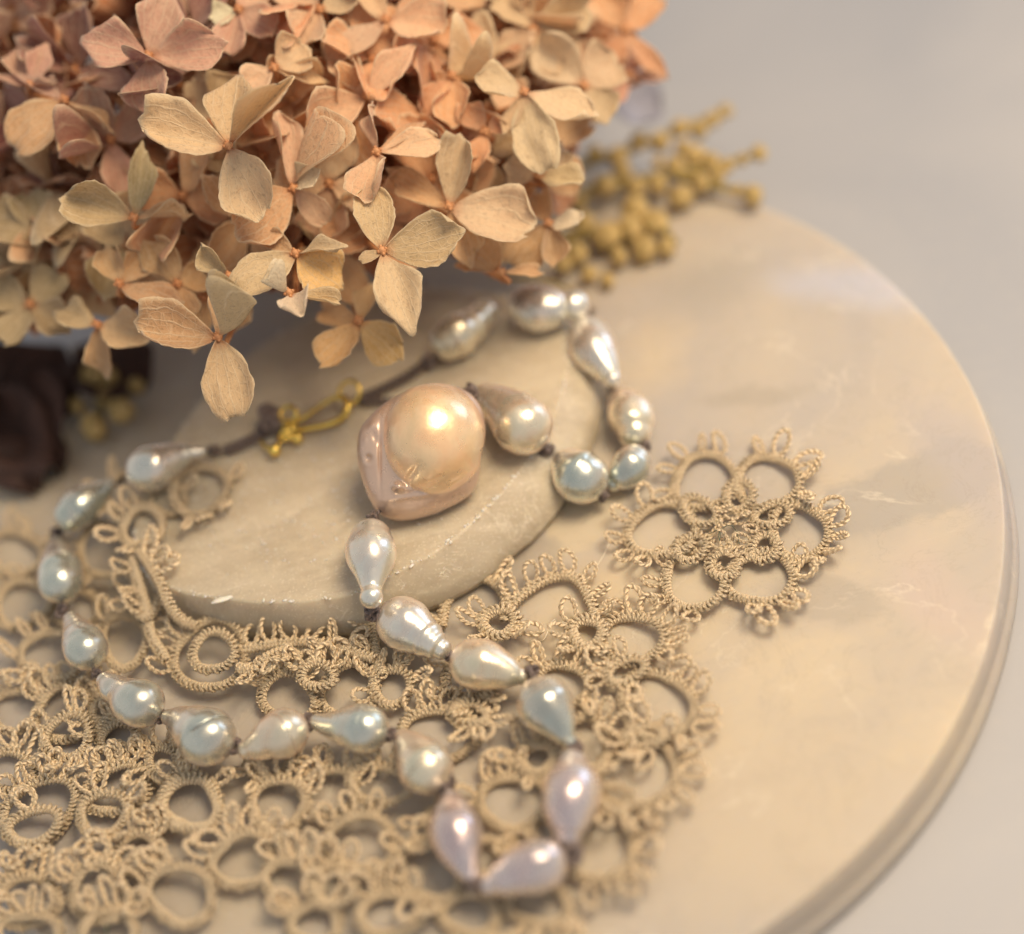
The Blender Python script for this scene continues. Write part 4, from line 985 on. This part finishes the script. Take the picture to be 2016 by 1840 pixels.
KEY = [
 (293, 112, .5, [(166, 78, 118, -.1, -.2, .2), (332, -18, 105, .1), (446, 92, 108, -.1, .2, .1), (296, 225, 112, -.15, 0, -.3)], 'pink'),
 (450, 288, -.15, [(288, 268, 128, 0, -.1, .1, 'beige'), (465, 150, 128, .3, 0, .3, 'sand'), (574, 156, 62, -.3, .6, .5, 'beige', True), (520, 425, 108, -.1, .1, -.1, 'beige')], 'sand'),
 (264, 430, .5, [(136, 385, 96, -.1, -.1, .1), (280, 302, 66, .3, .7, .2), (372, 425, 42, .2, 0, 1.4, 'tan')], 'olive'),
 (578, 372, .4, [(540, 225, 66, .1, .9, 0, 'peach'), (462, 458, 112, -.3, 0, -.1, 'tan'), (625, 340, 60, -.3, .2, .5, 'white'), (645, 440, 62, .2, .3, 0, 'peach'), (596, 216, 34, -.2, 1.2, 0, 'peach', True)], 'peach'),
 (452, 545, .1, [(402, 484, 52, -.1, -.9, .1), (428, 592, 34, 0, -1.2, 0)], 'beige'),
 (582, 500, .1, [(466, 565, 92, -.4, -.1, .2, 'beige'), (672, 480, 44, -.3, .1, 1.0, 'beige'), (668, 560, 118, 0, 0, 0, 'gold'), (520, 470, 50, .2, 0, .6, 'tan')], 'beige'),
 (570, 578, -.4, [(600, 628, 74, -.4, .1, .7, 'white'), (516, 566, 30, -.3, 0, 1.2, 'white', True), (664, 606, 34, .1, 0, 1.3, 'sand')], 'beige'),
 (753, 495, -.2, [(728, 368, 92, .1, -.1, 0, 'sand'), (908, 466, 112, -.1, .1, .1, 'sand'), (808, 640, 112, -.5, .3, -.2, 'beige'), (712, 512, 36, -.1, -1.0, 0, 'sand')], 'sand'),
 (742, 300, .2, [(724, 205, 54, .2, -.8, .1, 'peach'), (868, 282, 78, .1, .1, .8, 'peach'), (742, 400, 98, -.3, -.2, -.3, 'peach'), (830, 262, 50, .5, 0, .6, 'orange')], 'peach'),
 (884, 408, .5, [(918, 285, 84, .2, 0, .2, 'sand'), (775, 355, 76, .5, -.4, .3, 'tan'), (1045, 455, 122, 0, .1, .1, 'beige'), (930, 520, 84, .2, .2, -.3, 'tan')], 'sand'),
 (1032, 182, .9, [(940, 165, 78, -.2, -.3, .3, 'beige'), (1070, 332, 92, -.4, -.5, -.1, 'beige'), (1165, 240, 92, -.1, .6, .3, 'beige'), (1000, 262, 40, 0, 0, 1.2, 'sand')], 'beige'),
 (128, 198, 1.0, [(20, 285, 100, -.2, -.2, .1, 'tan'), (222, 250, 48, -.1, .2, 1.0, 'tan'), (165, 330, 76, .2), (40, 160, 40, .3, 0, 1.1, 'pink')], 'tan'),
 (722, 190, .8, [(604, 262, 102, -.1, -.1, .1, 'peach'), (808, 92, 78, -.1, .2, .2, 'peach'), (650, 100, 78, .3, -.1, .3, 'peach'), (790, 260, 64, .5, 0, .4, 'orange')], 'peach'),
 (760, 40, 1.1, [(868, 70, 110, .1, .1, 0, 'peach'), (660, 130, 84, 0, -.2, .1, 'peach'), (700, -40, 80, .3)], 'peach'),
 (430, 665, .0, [(280, 662, 118, 0, -.1, .2, 'tan'), (462, 818, 100, -.3, .2, -.2, 'sand'), (445, 562, 64, .2, .3, .3, 'tan'), (522, 616, 34, -.5, .8, .8, 'beige', True)], 'tan'),
 (706, 632, .9, [(640, 724, 96, -.1, -.2, -.1, 'gold'), (792, 706, 100, -.1, .2, -.1, 'gold'), (730, 560, 60, .3, 0, .2, 'tan'), (640, 610, 60, .5, -.3, 0, 'tan')], 'gold'),
 (235, 560, .8, [(348, 612, 84, -.2, .1, .5, 'tan'), (214, 490, 70, .1, -.2, .5, 'tan'), (300, 500, 70, .2, .3, .5, 'tan')], 'tan'),
 (192, 640, 1.2, [(288, 668, 88, -.2, .2, .2, 'sand'), (110, 610, 80, 0, -.2, .4, 'olive'), (210, 735, 70, .3, 0, -.6, 'tan')], 'sand'),
 (60, 600, 1.8, [(-30, 560, 90, 0), (20, 680, 90, -.1, 0, .1, 'olive'), (120, 540, 90, .1, 0, .4), (140, 650, 80, 0)], 'olive'),
 (70, 460, 1.7, [(-20, 440, 100, 0, -.2, .2), (60, 380, 80, .2), (150, 470, 44, -.1, 0, 1.2), (60, 530, 80, .1)], 'olive'),
 (60, 170, 1.2, [(-30, 150, 50, 0, 0, 1.0), (105, 165, 34, -.2, 0, 1.3, 'pink'), (40, 90, 90, .3), (90, 90, 60, .1)], 'pink'),
 (350, 560, .9, [(300, 480, 84, .1, -.2, .4), (372, 640, 76, -.1), (400, 540, 60, .2, .4, .2), (270, 560, 60, .2)], 'tan'),
 (955, 260, 1.0, [(930, 330, 66, -.1, 0, .3), (915, 210, 70, .1, -.3, .3), (1000, 240, 50, 0)], 'orange'),
 (890, 150, 1.2, [(840, 230, 60, 0, -.4, .1), (905, 250, 84, -.1, 0, 0), (850, 180, 64, .2)], 'orange'),
 (1050, 60, 1.9, [(985, -20, 90, .2), (1150, 20, 100, .2, .2, .1), (1010, 150, 90, 0, -.4, 0), (1120, 130, 110, -.1, .2, .1)], 'sand'),
 (1150, 170, 1.9, [(1060, 90, 110, 0, -.2, .2), (1215, 120, 100, .1, .4, .2), (1190, 240, 90, .1, .4, -.2)], 'beige'),
 (1060, 345, 1.1, [(1140, 375, 80, -.1, .1, .3, 'beige'), (1000, 330, 80, .1), (1110, 300, 80, .3)], 'beige'),
 (1080, 440, 1.3, [(1145, 440, 56, -.2, .3, .3, 'white'), (1010, 525, 84, .1, .2, 0, 'tan'), (1090, 520, 60, .1, .4, 0, 'tan'), (1060, 380, 60, .3)], 'tan'),
 (985, 535, .9, [(1062, 542, 30, .1, 0, 1.0), (935, 480, 80, .2, 0, .1), (900, 520, 40, .2, 0, .5)], 'tan'),
 (630, 20, 1.1, [(560, -30, 90, .1), (700, -10, 80, .1), (590, 90, 90, -.1)], 'peach'),
 (470, 20, 1.0, [(420, 40, 60, 0, -.3, .3, 'white'), (510, -40, 90, .2), (540, 60, 90, 0), (450, 110, 80, 0)], 'pink'),
 (540, 135, .7, [(490, 175, 80, 0, -.2, .2), (600, 90, 84, 0, .2, .2), (640, 160, 50, .2)], 'peach'),
 (1230, 60, 2.8, [(1300, 0, 70, .1), (1180, -20, 70, .1), (1300, 150, 50, .3), (1200, 130, 60, .1)], 'orange'),
 (1240, 150, 3.1, [(1310, 150, 40, .1), (1190, 200, 60, 0), (1250, 90, 60, .2)], 'pink'),
]
for i, k in enumerate(KEY):
    key_floret(k[0], k[1], k[2], k[3], k[4], 300 + i)

# the head is filled out with more florets between and below the foremost ones
def zonecol(x, y, r):
    if y > 470 and x < 430: return r.choice(('olive', 'olive', 'tan', 'sand'))
    if x < 300 and y < 330: return r.choice(('mauve', 'pink', 'mauve', 'pink'))
    if y < 130 and x < 420: return r.choice(('mauve', 'pink', 'pink'))
    if x > 960: return r.choice(('sand', 'tan', 'peach', 'beige'))
    if 500 < x < 960 and y < 470: return r.choice(('orange', 'orange', 'peach', 'orange'))
    return r.choice(('tan', 'orange', 'tan', 'sand'))
def inside_head(x, y):
    # the head's outline in the picture, pulled in a little
    if x < 0: return y < 620
    lim = np.interp(x, [0, 120, 300, 430, 560, 700, 820, 860, 960, 1060, 1120, 1180, 1230], [590, 610, 590, 590, 540, 520, 470, 430, 420, 400, 330, 200, 100])
    return y < lim and x < 1210
def head_depth(x, y):
    q = ((x - 560) / 820) ** 2 + ((y - 300) / 640) ** 2
    return 0.55 + 4.2 * (1 - math.sqrt(max(0.02, 1 - min(q, .98))))
r = random.Random(77)
pts = []
tries = 0
while len(pts) < 46 and tries < 9000:
    tries += 1
    x, y = r.uniform(-90, 1230), r.uniform(-110, 660)
    if not inside_head(x, y): continue
    if any((x - a) ** 2 + (y - b) ** 2 < 118 ** 2 for a, b in pts): continue
    if any((x - k[0]) ** 2 + (y - k[1]) ** 2 < 52 ** 2 for k in KEY): continue
    pts.append((x, y))
for x, y in pts:
    D = FOCUS + head_depth(x, y) + r.uniform(.35, .8)
    c = pd(x, y, D); nv = nrm(nrm(c - HC) + .8 * BACK + np.array([r.gauss(0, .35) for _ in range(3)]))
    v, f, u = bud_and_stem(c, nv)
    fl = mesh_obj('floret', v, f, M_stem, HYD, u); NF += 1
    t = nrm(np.cross(nv, [r.uniform(-1, 1), r.uniform(-1, 1), .6])); b = np.cross(nv, t)
    a0 = r.uniform(0, 1.57); col = zonecol(x, y, r); sz = r.uniform(.78, 1.02)
    for q in range(4):
        a = a0 + q * 1.571 + r.uniform(-.2, .2)
        dv = t * math.cos(a) + b * math.sin(a) + nv * r.uniform(-.15, .45)
        place_petal(fl, c, c + nrm(dv) * sz * r.uniform(.85, 1.1), nrm(nv + .3 * (t * r.gauss(0, 1) + b * r.gauss(0, 1))), sz * r.uniform(.72, .98), tint(col, r, .15), r.random() < .12, r)
# deep inner florets seen only through the gaps: one mass
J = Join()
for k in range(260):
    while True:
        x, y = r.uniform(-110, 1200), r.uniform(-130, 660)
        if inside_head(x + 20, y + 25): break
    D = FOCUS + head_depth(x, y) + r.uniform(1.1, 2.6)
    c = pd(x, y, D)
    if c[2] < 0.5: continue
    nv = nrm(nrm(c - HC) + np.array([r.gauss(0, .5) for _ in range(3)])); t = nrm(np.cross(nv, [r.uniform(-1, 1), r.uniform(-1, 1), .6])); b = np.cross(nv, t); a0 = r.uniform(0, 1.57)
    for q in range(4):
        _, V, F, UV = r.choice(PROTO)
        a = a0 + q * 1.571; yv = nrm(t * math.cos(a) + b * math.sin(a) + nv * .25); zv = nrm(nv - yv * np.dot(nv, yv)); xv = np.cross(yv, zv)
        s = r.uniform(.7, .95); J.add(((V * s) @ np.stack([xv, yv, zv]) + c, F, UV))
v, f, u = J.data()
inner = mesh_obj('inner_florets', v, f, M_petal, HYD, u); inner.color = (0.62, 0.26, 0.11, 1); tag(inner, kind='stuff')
# branching stems in the middle of the head
J = Join()
for k in range(70):
    a = r.uniform(0, 6.28); e = HC + np.array([math.cos(a) * r.uniform(1, 4.5), math.sin(a) * r.uniform(1, 4) - 1.0, r.uniform(-.5, 3.0)])
    s0 = np.array([HC[0] + r.uniform(-.4, .4), HC[1] + 1, 0.5])
    J.add(tube(catmull([s0, s0 * .5 + e * .5 + [0, 0, .4], e], 14), np.linspace(.10, .05, 14), (.3, 1, .1), 6))
v, f, u = J.data()
st = mesh_obj('stem_cluster', v, f, M_stem, HYD, u); tag(st, kind='stuff')

# ------------------------------------------------------------------ sprigs of ochre buds
def sprig(loc_px, label, stems, buds, group='ochre bud sprigs beside the hydrangea', zbase=0.0):
    root = empty('bud_sprig', at(*loc_px), label, 'bud sprig', group)
    for s in stems:
        P = catmull([at(p[0], p[1], p[2] * .40 + .08) for p in s], 24)
        v, f, u = tube(P, np.linspace(.11, .06, 24), (.2, .1, 1), 7); mesh_obj('stem', v, f, M_twig, root, u)
    for bi, (x, y, z, rr) in enumerate(buds):
        rr = rr * rnd.choice((.72, .88, 1.0))
        z = z * 0.40 + 0.1; c = at(x, y, z); sc_ = 0.88 * rr * px2cm(np.dot(c - CAMP, -BACK))
        o1 = rnd.uniform(0, 30)
        v, f, u = sphere_data(c, (sc_ * rnd.uniform(.8, 1), sc_ * rnd.uniform(.8, 1), sc_ * rnd.uniform(.8, 1.15)), 20, 14, lambda q: 1 + .20 * noise.noise(Vector(q) * 2.5 + Vector((o1, 0, 0))) + .10 * noise.noise(Vector(q) * 10))
        mesh_obj('bud', v, f, M_bud, root, u)
    return root
sprig((1150, 330, .3), 'topmost sprig of blurred ochre buds right of the hydrangea, pointing up to bare table',
      [[(1130, 330, .6), (1250, 290, .9), (1350, 250, 1.0), (1430, 222, 1.0)]],
      [(1428, 220, 1.0, 22), (1402, 236, 1.0, 24), (1376, 256, 1.0, 26), (1340, 252, 1.2, 26), (1300, 280, 1.0, 28), (1258, 278, 1.1, 30), (1216, 310, .9, 30), (1345, 292, .8, 24), (1170, 300, .9, 28), (1226, 340, .6, 26)])
sprig((1180, 380, .3), 'longest sprig of ochre buds, its tip reaching farthest over the bare table',
      [[(1150, 380, .5), (1280, 350, .8), (1400, 330, .9), (1495, 302, 1.0)], [(1330, 345, .8), (1420, 370, .6), (1490, 385, .5)]],
      [(1494, 302, 1.0, 24), (1462, 314, .9, 20), (1432, 326, .9, 22), (1400, 322, .9, 25), (1368, 308, 1.0, 28), (1330, 330, .9, 25), (1296, 322, 1.0, 24), (1412, 346, .7, 22), (1380, 362, .6, 24),
       (1482, 386, .5, 24), (1452, 376, .5, 15), (1340, 388, .5, 30), (1296, 366, .7, 26), (1252, 372, .7, 28)])
sprig((1150, 470, .2), 'lowest sprig of fat ochre buds lying over the edge of the stone plate',
      [[(1110, 470, .4), (1200, 450, .6), (1290, 440, .6), (1330, 480, .4)], [(1120, 400, .6), (1190, 368, .8)]],
      [(1192, 366, .9, 38), (1140, 400, .6, 28), (1250, 415, .7, 34), (1288, 440, .6, 36), (1240, 452, .7, 38), (1194, 466, .7, 42), (1312, 488, .35, 30), (1268, 492, .4, 32), (1218, 506, .4, 30),
       (1136, 500, .5, 34), (1108, 520, .5, 28), (1160, 540, .3, 30), (1196, 552, .2, 24), (1150, 440, .6, 28)])
sprig((190, 800, .2), 'small cluster of round ochre buds in the shade under the left side of the hydrangea',
      [[(150, 690, .9), (185, 760, .8), (200, 820, .6)], [(190, 770, .8), (240, 800, .6)]],
      [(186, 738, 1.2, 34), (216, 742, 1.0, 28), (160, 756, 1.0, 22), (240, 808, .8, 34), (186, 842, .7, 33), (152, 800, .8, 20), (206, 784, .7, 26), (268, 760, .6, 22)], zbase=.2)

# dusty blue petal tucked behind the head, a thin dark twig, dark leaf-shaped sheets added for the deep shade below
bp = random.Random(3)
V, F, UV = petal_grid(1.5, 1.6, .2, .1, .15, 0, 55)
def loose(name, cx, cy, z, tipx, tipy, tz, w_, mat, label, cat, nv=None, grid=None):
    c = at(cx, cy, z); tip = at(tipx, tipy, tz); yv = tip - c; Ln = np.linalg.norm(yv); yv = yv / Ln
    nv = np.array([0, -.3, 1.0]) if nv is None else np.asarray(nv, float); zv = nrm(nv - yv * np.dot(nv, yv)); xv = np.cross(yv, zv)
    V, F, UV = grid
    o = mesh_obj(name, (V * [w_, Ln, (w_ + Ln) / 2]) @ np.stack([xv, yv, zv]) + c, F, mat, None, UV)
    return tag(o, label, cat)
g2 = petal_grid(1, 1, .15, .05, .12, .1, 61, .2)
loose('dried_petal', 1200, 190, 1.2, 1300, 235, .8, 1.1, M_blue, 'dusty blue petal half hidden between the hydrangea and the topmost bud sprig', 'petal', grid=g2)
strand('dark_twig', [(965, 542, 1.0), (1030, 550, .9), (1090, 556, .8), (1160, 590, .5)], .035, M_twig, 'thin dark twig passing just above the farthest pearls', 'twig')
for (cx, cy, cz, tx_, ty_, tz_, w_, sd, lb) in ((-60, 650, .9, 40, 930, .12, 2.1, 71, 'largest dark brown crumpled sheet added for the deep shade under the hydrangea, nearest the blue-grey pearls'),
        (120, 680, .7, 20, 820, .5, 1.7, 74, 'dark brown sheet added for shade, lying across the larger one just left of the round buds'),
        (-80, 800, .4, 110, 960, .08, 1.6, 75, 'lowest dark brown sheet added for shade, ending beside the upper left pearls'),
        (150, 690, .8, 280, 780, .12, 1.5, 73, 'dark brown sheet added for shade behind the round ochre buds under the hydrangea')):
    loose('shade_sheet', cx, cy, cz, tx_, ty_, tz_, w_, M_dark, lb, 'shade sheet', nv=(.3, -.5, .8), grid=petal_grid(1, 1, .2, .04, .34, .15, sd, .2))
print('OBJ', len(bpy.data.objects), 'picots', npic, 'florets', NF, 'tris', sum(len(o.data.polygons) for o in bpy.data.objects if o.type == 'MESH') * 2)
